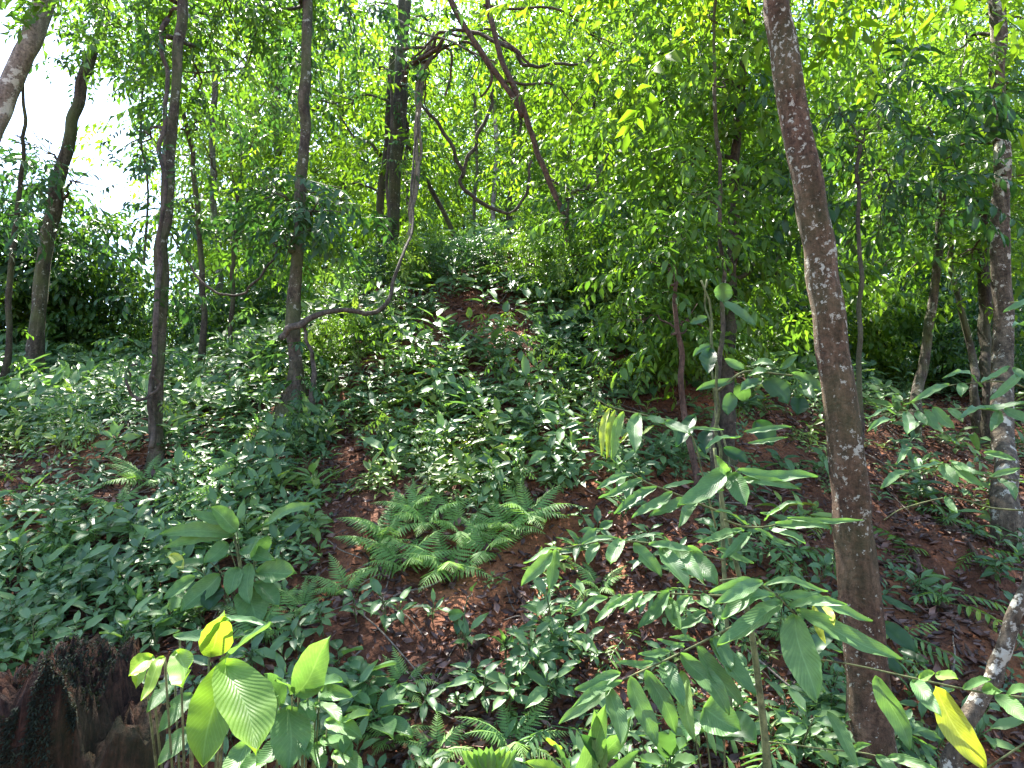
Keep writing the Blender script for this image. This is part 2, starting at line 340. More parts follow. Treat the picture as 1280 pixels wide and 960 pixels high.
# ------------------------------------------------------------------ templates
TW = [twig_tpl(9, .30, .40, 1, .3, s) for s in range(3)]+[twig_tpl(11, .25, .36, 1, .5, 7, 50)]
TWN = [twig_tpl(8, .34, .42, 3, .35, 20+s, fold=.1) for s in range(3)]
TWP = [twig_tpl(8, .30, .26, 3, .35, 30+s, 62, opp=True, jit=.12) for s in range(2)]     # pinnate
def foliage(mb, tpls, C, sig, n, size, dirout=1.0, sq=.7, pitch=-.15, keep=None):
    C = np.asarray(C, float); P = C+rng.normal(0, 1, (n, 3))*np.array([sig, sig, sig*sq])
    if keep is not None: P = P[keep(P)]
    n = len(P)
    if not n: return
    az = np.arctan2(P[:, 1]-C[1], P[:, 0]-C[0])+rng.normal(0, .8, n); p = pitch+rng.normal(0, .35, n)
    d = np.stack([np.cos(az)*np.cos(p), np.sin(az)*np.cos(p), np.sin(p)], -1); up = np.tile([0, 0, 1.], (n, 1))+rng.normal(0, .3, (n, 3))
    M = frames(d, up); S = size*rng.uniform(.7, 1.25, n); rn = rng.uniform(0, 1, n)*.6+rng.uniform(0, .4); k = rng.integers(0, len(tpls), n)
    for i, t in enumerate(tpls):
        q = k == i; mb.inst(t, P[q], M[q], S[q], rn[q])
def skyhole(P):
    x, y, f = proj(P); k = np.ones(len(P), bool); r = rng.uniform(0, 1, len(P))
    def hole(cx, cy, rx, ry, pr):
        e = ((x-cx)/rx)**2+((y-cy)/ry)**2; return (e < 1) & (r < pr)
    for h in HOLES: k &= ~hole(*h)
    for gx, gy, gz, gr in GAPS:
        v = P-np.array([gx, gy, gz]); tt = v@SUND; dd = np.linalg.norm(v-tt[:, None]*SUND, axis=1); k &= ~((dd < gr+.12) & (r < .9))
    return k
SUND = np.array([math.sin(R(-22))*math.cos(R(58)), math.cos(R(-22))*math.cos(R(58)), math.sin(R(58))])
GAPS = [(*ground_at(a, b)[0], r_) for a, b, r_ in [(600, 460, .3), (650, 500, .35), (690, 570, .3), (715, 620, .2), (430, 440, .35), (60, 500, .5), (160, 510, .4), (560, 540, .25), (1000, 560, .15), (1015, 600, .12), (980, 540, .12), (830, 660, .12), (250, 690, .1), (235, 790, .12), (310, 590, .12), (1120, 515, .2), (620, 430, .25), (740, 680, .12)]]
HOLES = [(60, 100, 80, 70, .97), (165, 205, 85, 78, .975), (110, 150, 75, 60, .95), (15, 110, 50, 80, .96), (1050, 180, 40, 60, .6), (240, 200, 60, 50, .6), (610, 180, 22, 26, .8), (695, 45, 26, 30, .8), (560, 80, 22, 24, .7), (1030, 100, 60, 40, .5), (1050, 300, 60, 25, .7), (1130, 40, 60, 30, .4), (940, 190, 30, 40, .4)]

# ------------------------------------------------------------------ specified trees
def path3(pts): return [at(p[0], p[1], p[2]) for p in pts], [p[3]/F*p[2]/2*1.02 for p in pts]
ONG = {}
def make_tree(name, label, cat, pts, bark, blobs=(), leaf=None, tpls=TW, lsz=.45, sides=12, rough=.18, group=None, root=True, extra=(), flare=1.5, wob=.03, crownname='crown', keep=skyhole, limbr=.014, thin=.84):
    P, r = path3(pts); r = [q*thin for q in r]; limbr = min(limbr, min(r)*.5)
    if root:                                     # pts go top -> bottom; carry on into the ground
        b = np.array(P[-1]); g = float(H(b[0], b[1]))
        if b[2] > g+.05: P.append(np.array([b[0]+(P[-1][0]-P[-2][0])*.1, b[1], g-.08])); r.append(r[-1]*flare)
        else: P[-1] = np.array([b[0], b[1], min(b[2], g)-.1]); r[-1] *= flare
    base = np.array(P[-1]); base[2] = float(H(base[0], base[1])) if root else base[2]
    e = empty(name, base, label, cat, group)
    mb = MB(); tube(mb, np.array(P)[::-1], np.array(r)[::-1], sides, 8, rough, random.randint(0, 99), wob=wob)
    me = mb.mesh('trunk', bark, origin=base); link('trunk', me, e)
    for q in extra:
        m2 = MB(); P2, r2 = path3(q); tube(m2, P2, r2, 8, 8, rough, random.randint(0, 99), wob=wob*.6); link('limb', m2.mesh('limb', bark, origin=base), e)
    if blobs:
        lm = MB(); fm = MB(); Pn = np.array(P)
        for (cx, cy, D, sg, n) in blobs:
            C = at(cx, cy, D); fine = catmull(Pn, 6); dd = np.linalg.norm(fine-C, axis=1)+np.maximum(0, fine[:, 2]-C[2]+.2)*.8; A = fine[dd.argmin()]
            mid = (A+C)/2+[0, 0, .15*np.linalg.norm(C-A)]
            tube(lm, [A, mid, C], [limbr*1.3, limbr, limbr*.4], 5, 5, 0, 0, wob=.1)
            for _ in range(4):
                E = C+rng.normal(0, sg*.8, 3); tube(lm, [mid*.4+C*.6, (C+E)/2+rng.normal(0, .05, 3), E], [limbr*.5, limbr*.35, limbr*.15], 4, 3)
            foliage(fm, tpls, C, sg, n, lsz, keep=keep)
        link('branches', lm.mesh('branches', bark, origin=base), e)
        if fm.n: link(crownname, fm.mesh(crownname, leaf, origin=base), e)
    return e

make_tree('tree', 'leaning reddish brown trunk with white lichen flecks, largest and nearest on the right', 'tree',
  [(952, -160, 2.42, 32), (962, -60, 2.42, 33), (973, 20, 2.42, 34), (990, 130, 2.42, 36), (1008, 230, 2.42, 37), (1027, 330, 2.42, 38), (1043, 440, 2.42, 40), (1056, 560, 2.42, 42), (1068, 660, 2.42, 44), (1076, 760, 2.42, 45), (1085, 860, 2.42, 47), (1092, 940, 2.42, 54)], B_red,
  [(900, -200, 3.6, .7, 200), (1100, -260, 3.2, .7, 200)], M_can, sides=48, rough=.10, flare=1.35, wob=.015, thin=1.0, limbr=.014)
make_tree('tree', 'slender dark trunk wrapped by climbing stems, left of the gnarled forked pair', 'tree',
  [(228, -80, 4.6, 16), (224, 20, 4.6, 17), (219, 110, 4.6, 15), (212, 200, 4.6, 17), (205, 300, 4.6, 18), (200, 400, 4.6, 19), (197, 480, 4.6, 20), (193, 570, 4.6, 24)], B_mott,
  [(230, -60, 5.2, .5, 140), (120, -20, 5.2, .45, 90), (200, 60, 5.4, .3, 45), (290, 10, 5.4, .4, 80), (250, 110, 5.6, .35, 50), (180, 175, 5.0, .14, 14)], M_mid, lsz=.36, rough=.3)
make_tree('tree', 'straight dark trunk with pale upper bark and flared base in the left middle', 'tree',
  [(386, -80, 5.0, 15), (383, 20, 5.0, 15), (381, 120, 5.0, 16), (376, 210, 5.0, 17), (372, 300, 5.0, 18), (368, 400, 5.0, 20), (368, 470, 5.0, 23), (368, 535, 5.0, 40)], B_mott,
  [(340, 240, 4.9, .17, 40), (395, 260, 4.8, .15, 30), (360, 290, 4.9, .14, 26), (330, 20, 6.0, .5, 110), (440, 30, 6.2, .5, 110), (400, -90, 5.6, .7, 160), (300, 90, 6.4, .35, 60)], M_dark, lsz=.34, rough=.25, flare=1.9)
make_tree('tree', 'thick dark ivy covered trunk, right one of the close pair left of the tangled lianas', 'tree',
  [(508, -60, 7.6, 20), (504, 40, 7.6, 20), (500, 120, 7.6, 21), (494, 200, 7.6, 20), (491, 270, 7.6, 20), (488, 345, 7.6, 20)], B_dark,
  [(500, 60, 7.5, .4, 90), (450, 20, 8, .5, 110), (540, 30, 8, .5, 100), (500, 200, 7.6, .2, 30), (495, 290, 7.6, .16, 24), (430, 130, 8, .5, 80)], M_can, lsz=.36)
make_tree('tree', 'thin dark trunk, left one of the close pair left of the tangled lianas', 'tree',
  [(492, 60, 7.9, 9), (485, 150, 7.9, 10), (480, 220, 7.9, 11), (474, 290, 7.9, 12), (470, 345, 7.9, 13)], B_dark,
  [(470, 90, 8.2, .4, 70), (420, 240, 8.4, .4, 60)], M_can, lsz=.34, extra=[[(475, 195, 7.9, 5), (462, 178, 7.9, 4), (442, 170, 7.9, 3), (425, 145, 7.9, 2)]])
make_tree('tree', 'brown trunk leaning left, forked into two thin stems at the top centre', 'tree',
  [(606, -40, 6.0, 8), (613, 20, 6.0, 9), (626, 70, 6.0, 9), (655, 140, 6.0, 9), (672, 190, 6.0, 9), (690, 235, 6.0, 9), (705, 275, 6.0, 9), (716, 320, 6.0, 9), (738, 390, 5.9, 9), (765, 450, 5.6, 9), (796, 515, 5.2, 10)], B_root,
  [(640, -60, 6.5, .6, 130), (700, -10, 7, .5, 90), (730, 150, 7.2, .45, 90), (760, 60, 7, .5, 100)], M_can, wob=.02, lsz=.36, extra=[[(540, -60, 6.0, 7), (565, 5, 6.0, 8), (598, 60, 6.0, 8), (630, 105, 6.0, 8), (655, 145, 6.0, 9)]])
make_tree('sapling', 'thin pale lichen spotted stem on the crest right of the bare earth', 'sapling',
  [(708, 250, 6.6, 6), (704, 320, 6.6, 7), (702, 370, 6.6, 8), (699, 415, 6.6, 8)], B_spot, [(720, 240, 6.8, .28, 40), (745, 300, 6.6, .25, 36)], M_mid, lsz=.3)
make_tree('tree', 'dark double trunk half hidden by leaves left of the lichen flecked tree', 'tree',
  [(935, -60, 4.6, 14), (928, 60, 4.6, 14), (920, 180, 4.6, 15), (916, 300, 4.6, 17), (912, 400, 4.6, 18), (908, 500, 4.4, 22)], B_dark,
  [(870, 60, 5.2, .4, 110), (960, 30, 5.6, .4, 90), (860, 200, 5.0, .32, 80), (950, 260, 5.4, .3, 70), (900, 330, 4.9, .2, 40), (820, 130, 5.4, .35, 80), (900, 140, 5, .3, 60), (980, 350, 5.2, .25, 44)], M_mid, tpls=TWN, lsz=.34)
make_tree('sapling', 'very thin spotted upright stem rising left of the dark double trunk', 'sapling',
  [(897, -30, 4.0, 5), (893, 60, 4.0, 5), (897, 160, 4.0, 6), (900, 250, 4.0, 6), (904, 340, 4.0, 6), (900, 440, 4.0, 7), (893, 520, 3.9, 7)], B_mott, [(870, 240, 4.1, .2, 26), (840, 300, 4.2, .22, 30), (880, 20, 4.2, .25, 30), (920, 110, 4.3, .2, 22)], M_mid, tpls=TWN, lsz=.26)
make_tree('sapling', 'thin brown stem at the foot of the slope below the dark double trunk', 'sapling',
  [(842, 330, 4.0, 6), (848, 420, 4.0, 7), (858, 520, 4.0, 9), (872, 600, 3.9, 11)], B_root, [(830, 330, 4.2, .22, 34), (800, 400, 4.4, .22, 34), (860, 400, 4.2, .18, 24)], M_mid, tpls=TWN, lsz=.26)
make_tree('sapling', 'slim dark stem directly behind the lichen flecked trunk', 'sapling',
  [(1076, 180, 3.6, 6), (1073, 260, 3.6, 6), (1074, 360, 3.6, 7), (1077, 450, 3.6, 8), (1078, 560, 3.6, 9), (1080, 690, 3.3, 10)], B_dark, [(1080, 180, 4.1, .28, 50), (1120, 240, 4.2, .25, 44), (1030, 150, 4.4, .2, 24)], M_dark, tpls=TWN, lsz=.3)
make_tree('tree', 'pale mottled trunk leaning right in the right middle ground', 'tree',
  [(1180, 220, 6.0, 11), (1172, 320, 6.0, 12), (1162, 400, 6.0, 13), (1150, 470, 6.0, 14), (1143, 510, 5.8, 16)], B_mott, [(1180, 180, 6, .5, 110), (1130, 100, 6.4, .5, 100), (1150, 320, 6.2, .3, 50)], M_mid, lsz=.38)
make_tree('tree', 'thin curved trunk between the mottled leaning trunk and the blotched one', 'tree',
  [(1185, 290, 6.6, 7), (1192, 350, 6.6, 8), (1205, 400, 6.6, 9), (1216, 450, 6.6, 10), (1218, 490, 6.3, 11)], B_mott, [(1200, 270, 6.8, .35, 50)], M_mid, lsz=.34)
make_tree('tree', 'stout trunk with pale blotches at the right edge', 'tree',
  [(1245, -60, 5.0, 22), (1247, 60, 5.0, 22), (1250, 200, 5.0, 22), (1251, 330, 5.0, 26), (1252, 430, 5.0, 28), (1256, 540, 4.6, 30), (1258, 630, 4.2, 36)], B_spot,
  [(1200, 60, 5.4, .4, 100), (1260, 130, 5.6, .3, 60), (1180, 200, 5.6, .4, 90), (1260, 230, 5.6, .3, 60), (1100, 20, 5.6, .45, 100), (1210, 320, 5.8, .25, 40)], M_mid, lsz=.36, sides=16)
make_tree('tree', 'dark trunk standing just behind the blotched one at the right edge', 'tree',
  [(1226, 250, 6.2, 14), (1229, 340, 6.2, 16), (1232, 420, 6.2, 17), (1234, 480, 6.0, 18)], B_dark, [(1240, 260, 6.6, .35, 50)], M_dark, lsz=.34)
make_tree('tree', 'pale smooth trunk leaning steeply at the top left corner', 'tree',
  [(75, -60, 5.6, 30), (45, 30, 5.6, 30), (22, 90, 5.6, 30), (-4, 150, 5.6, 31), (-30, 220, 5.6, 32), (-60, 330, 5.6, 34), (-70, 480, 5.6, 36)], B_pale, [(60, -60, 6, .5, 110), (10, -10, 6, .35, 50)], M_mid, lsz=.36, sides=14, rough=.06)
make_tree('tree', 'grey brown leaning trunk beside the bright sky gap', 'tree',
  [(142, -60, 7.0, 14), (128, 30, 7.0, 15), (108, 90, 7.0, 16), (92, 150, 7.0, 18), (78, 200, 7.0, 18), (66, 265, 7.0, 20), (52, 340, 7.0, 20), (45, 430, 7.0, 22)], B_mott,
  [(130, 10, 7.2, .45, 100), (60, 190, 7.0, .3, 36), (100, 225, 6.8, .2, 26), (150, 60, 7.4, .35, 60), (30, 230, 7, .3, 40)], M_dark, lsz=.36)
make_tree('sapling', 'very thin dark stem between the two leaning trunks at the left', 'sapling',
  [(30, 60, 6.2, 4), (30, 140, 6.2, 5), (29, 200, 6.2, 6), (22, 260, 6.2, 7), (14, 330, 6.2, 8), (10, 420, 6.2, 8)], B_dark, [(20, 170, 6.2, .25, 30), (30, 260, 6.2, .3, 50)], M_dark, lsz=.34)
make_tree('sapling', 'slim stem right of the climber wrapped trunk', 'sapling',
  [(230, 140, 6.4, 6), (240, 190, 6.4, 7), (246, 250, 6.4, 8), (252, 320, 6.4, 8), (254, 400, 6.4, 9)], B_dark, [(250, 150, 6.5, .3, 40), (230, 250, 6.4, .25, 36)], M_dark, lsz=.34)
make_tree('tree', 'distant grey trunk between the two left trees', 'tree',
  [(270, 60, 10, 8), (267, 160, 10, 9), (268, 260, 10, 9), (275, 340, 10, 10)], B_mott, [(280, 60, 10, .7, 110), (260, 190, 9.5, .5, 70)], M_mid, lsz=.45)
make_tree('sapling', 'slender dark stem beneath the hanging vine loop left of centre', 'sapling',
  [(290, 300, 6.8, 6), (292, 350, 6.8, 6), (290, 400, 6.8, 7), (288, 440, 6.8, 8)], B_dark, [(300, 290, 7, .35, 60)], M_mid, lsz=.34)
make_tree('sapling', 'dark curved stem beyond the crest, right of the tangled lianas', 'sapling',
  [(505, 150, 8.0, 6), (515, 190, 8.0, 7), (540, 235, 8.0, 7), (562, 280, 8.0, 7), (590, 325, 8.0, 8)], B_dark, (), wob=.06)
for px_, w_, lb in ((594, 5, 'thin pale far trunk in the bright gap, left one of three'), (618, 7, 'pale far trunk in the bright gap, middle one of three'), (640, 5, 'thin far trunk in the bright gap, right one of three')):
    make_tree('tree', lb, 'tree', [(px_, 120, 12, w_), (px_+2, 200, 12, w_), (px_-2, 260, 12, w_), (px_+1, 320, 12, w_+1)], B_pale if w_ == 7 else B_mott, [(px_, 90, 12.3, .7, 90)], M_can, lsz=.42, group='far trunks beyond the crest')

# ---- leaning lichen stem lower right
m = MB(); P, r = path3([(1300, 690, 2.2, 13), (1276, 745, 2.2, 15), (1255, 800, 2.2, 17), (1235, 850, 2.2, 19), (1212, 900, 2.2, 20), (1190, 960, 2.2, 22), (1170, 1040, 2.2, 24)])
tube(m, P, r, 14, 8, .1, 3, wob=.02)
e = empty('leaning_stem', P[-1], 'green grey stem with white patches leaning out of the lower right corner', 'tree'); link('trunk', m.mesh('trunk', B_spot, origin=P[-1]), e)
m = MB(); P2, r2 = path3([(1280, 782, 2.2, 7), (1265, 792, 2.2, 7), (1250, 803, 2.2, 7)]); tube(m, P2, r2, 6, 5); link('side_branch', m.mesh('side_branch', B_spot, origin=P[-1]), e)

# ------------------------------------------------------------------ lianas
def liana(label, strands, mat=B_vine, cat='vine', leaves=None):
    base = at(*strands[0][-1][:3]); m = MB()
    for s in strands:
        gd = ground_at([q[0] for q in s], [q[1] for q in s], 9)[:, 1]; s = [(q[0], q[1], q[2] if np.isnan(d_) else min(q[2], d_-.15), q[3]) for q, d_ in zip(s, gd)]
        P, r = path3(s); tube(m, P, r, 7, 8, .15, random.randint(0, 50), wob=.05)
    e = empty('liana', base, label, cat); link('stem', m.mesh('stem', mat, origin=base), e)
    if leaves:
        f = MB()
        for (x, y, D, s, n) in leaves: foliage(f, TWN, at(x, y, D), s, n, .22)
        link('foliage', f.mesh('foliage', M_dark, origin=base), e)
    return e
liana('thick liana curving from the left middle trunk up along the pale twisted one', [[(524, 140, 6.2, 2), (518, 200, 6.0, 2.5), (516, 270, 5.7, 3), (502, 325, 5.3, 4), (484, 372, 5.1, 5.5), (462, 392, 5.0, 6), (430, 388, 4.95, 6.5), (400, 394, 4.85, 7), (370, 408, 4.8, 9), (352, 424, 4.8, 8)]])
liana('pale twisted rope like liana hanging left of the centre', [[(540, 70, 7, 6), (527, 100, 7, 7), (522, 170, 7, 7), (520, 240, 7, 6), (508, 300, 6.9, 6), (500, 330, 6.8, 5), (497, 350, 6.8, 5)], [(545, 40, 7, 4), (520, 110, 7, 5), (526, 180, 7, 4), (514, 250, 7, 4), (512, 300, 7, 4), (490, 350, 6.8, 4)]], B_twine)
liana('arched tangle of lianas joining the dark trunk and the forked leaning trunk', [[(498, 110, 7.2, 6), (515, 78, 7, 6), (545, 62, 6.8, 6), (565, 38, 6.8, 5), (600, 42, 6.6, 5), (640, 62, 6.4, 4), (660, 80, 6.3, 3)], [(505, 90, 7.2, 4), (530, 72, 7, 4), (552, 40, 6.9, 4), (580, 46, 6.8, 4), (612, 38, 6.6, 3), (650, 66, 6.4, 3)], [(515, 75, 7, 3), (545, 50, 7, 3), (575, 58, 6.9, 3), (600, 75, 6.8, 2), (590, 100, 6.8, 2)], [(520, 60, 7, 2), (535, 90, 7, 2), (530, 120, 7, 2), (538, 150, 7, 1.5)], [(505, 60, 7.2, 4), (545, 60, 7, 4), (590, 55, 6.8, 4), (615, 95, 6.6, 4), (600, 120, 6.6, 3)], [(530, 80, 7, 4), (560, 60, 7, 4), (565, 90, 7, 3), (555, 120, 7, 3)]], B_root, leaves=[(565, 60, 7, .2, 26), (540, 90, 7, .12, 10), (610, 55, 6.7, .12, 10)])
liana('dark liana hanging in a V right of the twisted rope liana', [[(528, 130, 7.4, 4), (550, 160, 7.4, 5), (575, 205, 7.4, 5), (580, 235, 7.4, 5), (605, 255, 7.4, 5), (638, 266, 7.4, 4), (655, 245, 7.4, 4), (665, 200, 7.4, 4)], [(618, 110, 7.4, 4), (610, 140, 7.4, 5), (592, 185, 7.4, 5), (576, 222, 7.4, 5)]])
liana('dark vine sagging right from the forked trunk near the top', [[(600, 45, 6.4, 5), (640, 62, 6.4, 5), (660, 82, 6.4, 5), (690, 80, 6.4, 4), (730, 78, 6.4, 3), (745, 62, 6.4, 2)]])
liana('dark curved vine behind the leafy saplings right of centre', [[(765, 175, 7, 2), (752, 210, 7, 4), (735, 235, 7, 4), (715, 236, 7, 3), (690, 225, 7, 3)]])
liana('thin pale taut vine crossing the liana tangle', [[(470, 12, 6.8, 2.4), (520, 38, 6.8, 2.4), (570, 55, 6.7, 2.4), (620, 80, 6.6, 2.4)]], B_twine)
liana('thin vine loop hanging between the two left trees', [[(345, 300, 5.2, 2.5), (335, 330, 5.2, 3), (310, 362, 5.2, 3), (285, 369, 5.2, 3), (262, 358, 5.2, 3), (235, 325, 5.2, 2.5), (215, 290, 5.0, 2.5)]])
liana('small hooked vine at the foot of the climber wrapped trunk', [[(198, 470, 4.4, 3), (188, 492, 4.4, 4), (172, 500, 4.4, 4), (163, 482, 4.4, 4), (166, 462, 4.4, 3), (178, 452, 4.4, 3)]])
liana('dark climber hugging the climber wrapped trunk on its left side', [[(208, 25, 4.5, 7), (203, 60, 4.5, 6), (212, 110, 4.5, 6), (203, 180, 4.5, 6), (205, 240, 4.5, 5), (196, 330, 4.5, 6), (193, 420, 4.5, 7), (190, 480, 4.5, 6), (187, 560, 4.5, 7)]], leaves=[(200, 360, 4.4, .08, 10), (196, 430, 4.4, .08, 8), (206, 210, 4.45, .08, 9), (212, 130, 4.45, .07, 6), (205, 280, 4.45, .08, 8), (215, 60, 4.5, .08, 7)])
liana('climber with pale leaves at the foot of the straight left middle trunk', [[(375, 400, 4.85, 4), (386, 440, 4.8, 5), (392, 480, 4.75, 7), (385, 530, 4.7, 8)]], leaves=[(378, 480, 4.65, .06, 7), (370, 440, 4.7, .06, 6), (372, 520, 4.6, .07, 7)])
liana('thin hanging vine with few leaves left of the dark double trunk', [[(878, 350, 3.2, 2.5), (888, 400, 3.2, 2.5), (892, 470, 3.2, 2.5), (900, 540, 3.2, 2.5), (905, 600, 3.1, 2.5)]], B_green)

liana('leafy climber with hanging sprays in front of the bright sky gap', [[(176, 60, 6.6, 3), (182, 120, 6.6, 3), (178, 180, 6.6, 3), (186, 250, 6.6, 3), (180, 330, 6.6, 3)]], leaves=[(182, 90, 6.6, .16, 12), (176, 170, 6.6, .13, 9), (150, 190, 6.6, .10, 5), (186, 250, 6.6, .16, 12), (120, 60, 6.8, .2, 14), (60, 70, 6.8, .16, 9), (20, 185, 6.6, .16, 10)])
liana('leafy climber wrapping the close pair of dark trunks', [[(486, 90, 7.3, 4), (492, 160, 7.3, 4), (484, 230, 7.3, 4), (488, 300, 7.2, 4), (482, 340, 7.2, 4)]], leaves=[(490, 120, 7.2, .12, 10), (482, 200, 7.2, .12, 10), (490, 270, 7.2, .12, 10), (478, 320, 7.1, .14, 12)])

# ------------------------------------------------------------------ prototype plants and copies
def copy_tree(o, loc, rz, s, label=None, group=None):
    c = o.copy(); COL.objects.link(c); c.location = loc; c.rotation_euler = (0, 0, rz); c.scale = (s, s, s)
    if label: c['label'] = label
    if group: c['group'] = group
    for ch in o.children:
        d = ch.copy(); COL.objects.link(d); d.parent = c
    return c
class Kind:
    def __init__(s, name, cat, parts): s.name = name; s.cat = cat; s.parts = parts; s.first = None
    def put(s, loc, rz, sc_, label, group, tilt=None):
        if s.first is None:
            e = empty(s.name, loc, label, s.cat, group)
            for n, me in s.parts: link(n, me, e)
            e.rotation_euler = (0, 0, rz); e.scale = (sc_,)*3; s.first = e
        else: e = copy_tree(s.first, loc, rz, sc_, label, group)
        if tilt is not None:
            n = Vector(tilt).normalized(); q = Vector((0, 0, 1)).rotation_difference(n); from_ = q.to_matrix().to_4x4()
            from mathutils import Matrix
            e.rotation_euler = (from_ @ Matrix.Rotation(rz, 4, 'Z')).to_euler()
        return e
def proto_tree(name, seed, h, crown_lo, rad, nb, ntw, lsz, bark, leaf, cat='tree', tr=.09, tpls=TW, ncl=None):
    global rng
    keep_rng = rng; rng = np.random.default_rng(seed)
    t = MB(); lean = rng.normal(0, .05*h, 2); P = [np.array([lean[0]*u*u, lean[1]*u*u, h*u-.1]) for u in (0, .25, .5, .75, 1)]
    tube(t, P, [tr*1.4, tr, tr*.85, tr*.6, tr*.2], 9, 5, .15, seed, wob=.15)
    f = MB(); b = MB()
    for k in range(nb):
        u = crown_lo+(1-crown_lo)*(k+.5)/nb; a = k*2.4; A = np.array([lean[0]*u*u, lean[1]*u*u, h*u]); rr = rad*rng.uniform(.35, 1.05)*(1.1-.6*abs(u-.6)); C = A+np.array([math.cos(a)*rr, math.sin(a)*rr, rng.normal(.2, .4)])
        tube(b, [A-[0, 0, .3], (A+C)/2+[0, 0, .15], C], [tr*.3, tr*.2, tr*.06], 5, 4)
        foliage(f, tpls, C, rad*.24, ntw, lsz, sq=.6)
    rng = keep_rng
    return Kind(name, cat, [('trunk', t.mesh('trunk', bark)), ('branches', b.mesh('branches', bark)), ('crown', f.mesh('crown', leaf))])
FT = [proto_tree('tree', 100+s, 14, .22, 3.2, 32, 40, .8, (B_mott, B_dark, B_mott)[s], (M_can, M_mid, M_can)[s], tr=.14) for s in range(3)]
ST = [proto_tree('tree', 200+s, 7, .12, 1.7, 22, 24, .5, B_dark, (M_can, M_mid)[s], tr=.05) for s in range(2)]
SH = [proto_tree('shrub', 300+s, 1.5, .1, .75, 15, 16, .34, B_dark, (M_mid, M_dark, M_can)[s], 'shrub', .012, TWN) for s in range(3)]
BS = [proto_tree('shrub', 320+s, 2.6, .05, 1.1, 18, 16, .62, B_dark, (M_dark, M_mid)[s], 'shrub', .02, TWN) for s in range(2)]
def side(px):
    return ('at the far left' if px < 160 else 'left of the thin left trunks' if px < 300 else 'behind the two left trunks' if px < 440 else 'behind the tangled lianas' if px < 600 else
            'behind the forked leaning trunk' if px < 760 else 'left of the lichen flecked trunk' if px < 960 else 'just right of the lichen flecked trunk' if px < 1120 else 'by the blotched right trunk' if px < 1270 else 'at the right edge')
def scatter_trees(kinds, n, y0, y1, mind, what, grp, smin, smax, zs=1.0, f=1.0, gapmax=None, depthname=''):
    placed = []; tries = 0; cands = {}
    while len(placed) < n and tries < 6000:
        tries += 1; y = rng.uniform(y0, y1); x = rng.uniform(-1, 1)*(y*.8+1.0)*f
        if any((x-a)**2+(y-b)**2 < mind**2 for a, b in placed): continue
        px = 640+F*x/(y*cp+.3)
        k = kinds[len(placed) % len(kinds)]; s = rng.uniform(smin, smax)
        if gapmax and -500 < px < (285 if y < 24 else 240): s = min(s, (1.6+y*gapmax-float(H(x, y)))/ZH[id(k)])
        if abs(x+.25) < 2.8 and y < 13 and kinds is SH: s *= .42
        if s < .15: placed.append((x, y)); continue
        g = f'{grp} {side(px)}'
        k.put((x, y, float(H(x, y))-.05), rng.uniform(-PI, PI), s, f'{what} {side(px)}', g); placed.append((x, y))
ZH = {}
for k in FT: ZH[id(k)] = 15.0
for k in ST: ZH[id(k)] = 7.8
for k in SH: ZH[id(k)] = 1.8
for k in BS: ZH[id(k)] = 3.0
scatter_trees(FT, 30, 15, 36, 3.2, 'tall leafy forest tree', 'tall forest trees', .8, 1.25, f=1.25, gapmax=.30)
scatter_trees(ST, 22, 11, 18, 2.0, 'slender young forest tree with airy crown', 'young trees', .75, 1.2, gapmax=.27)
scatter_trees(SH, 50, 8.6, 15, .8, 'leafy shrub on and beyond the crest', 'shrubs', .7, 1.15, gapmax=.2)
def px_put(kinds, spots, what, grp=None, cat=None, tilt=0):
    for i, q in enumerate(spots):
        (px, py, s) = q[:3]; g = ground_at(px, py)[0]
        if np.isnan(g[0]): g = at(px, py, 8.5); g[2] = float(H(g[0], g[1]))
        lb = q[3] if len(q) > 3 else what
        kinds[i % len(kinds)].put(tuple(g-np.array([0, 0, .02])), rng.uniform(-PI, PI), s, lb, grp if len(q) < 4 else grp)
# left wall of dark shrubs, lower right crest shrubs
px_put(BS, [(x, y, s) for x, y, s in [(20, 455, .8), (70, 450, .6), (120, 452, .42), (160, 455, .35), (0, 440, .9), (95, 440, .55)]], 'dark large leaved shrub left of the climber wrapped trunk', 'dark shrubs at the far left')
px_put(BS, [(x, y, s) for x, y, s in [(245, 445, .38), (300, 435, .42), (330, 430, .42)]], 'dark shrub between the two left trunks', 'dark shrubs between the two left trunks')
px_put(SH, [(450, 372, .3), (480, 366, .3), (515, 360, .3), (425, 385, .3), (395, 395, .3), (412, 470, .25), (445, 450, .25)], 'dense small leaved shrub under the curving liana', 'shrubs under the curving liana')
px_put(SH, [(530, 366, .3), (565, 358, .25), (655, 362, .3), (685, 372, .35), (605, 350, .25)], 'low dark shrub on the crest around the bare earth', 'crest shrubs by the bare earth')
px_put(SH, [(830, 460, .65), (770, 400, .4), (840, 490, .6), (725, 390, .5), (850, 440, .8)], 'thin leaved shrub on the slope right of the bare earth', 'shrubs right of the bare earth')
px_put(SH, [(960, 470, .7), (1000, 470, .7), (1100, 480, .55), (1180, 480, .5), (1240, 500, .6), (930, 450, .8)], 'leafy shrub on the right hand crest', 'shrubs on the right hand crest')
px_put(BS, [(960, 455, .6), (1110, 455, .6), (1200, 455, .6)], 'broad leaved shrub standing behind the right hand crest', 'broad leaved shrubs behind the right crest')

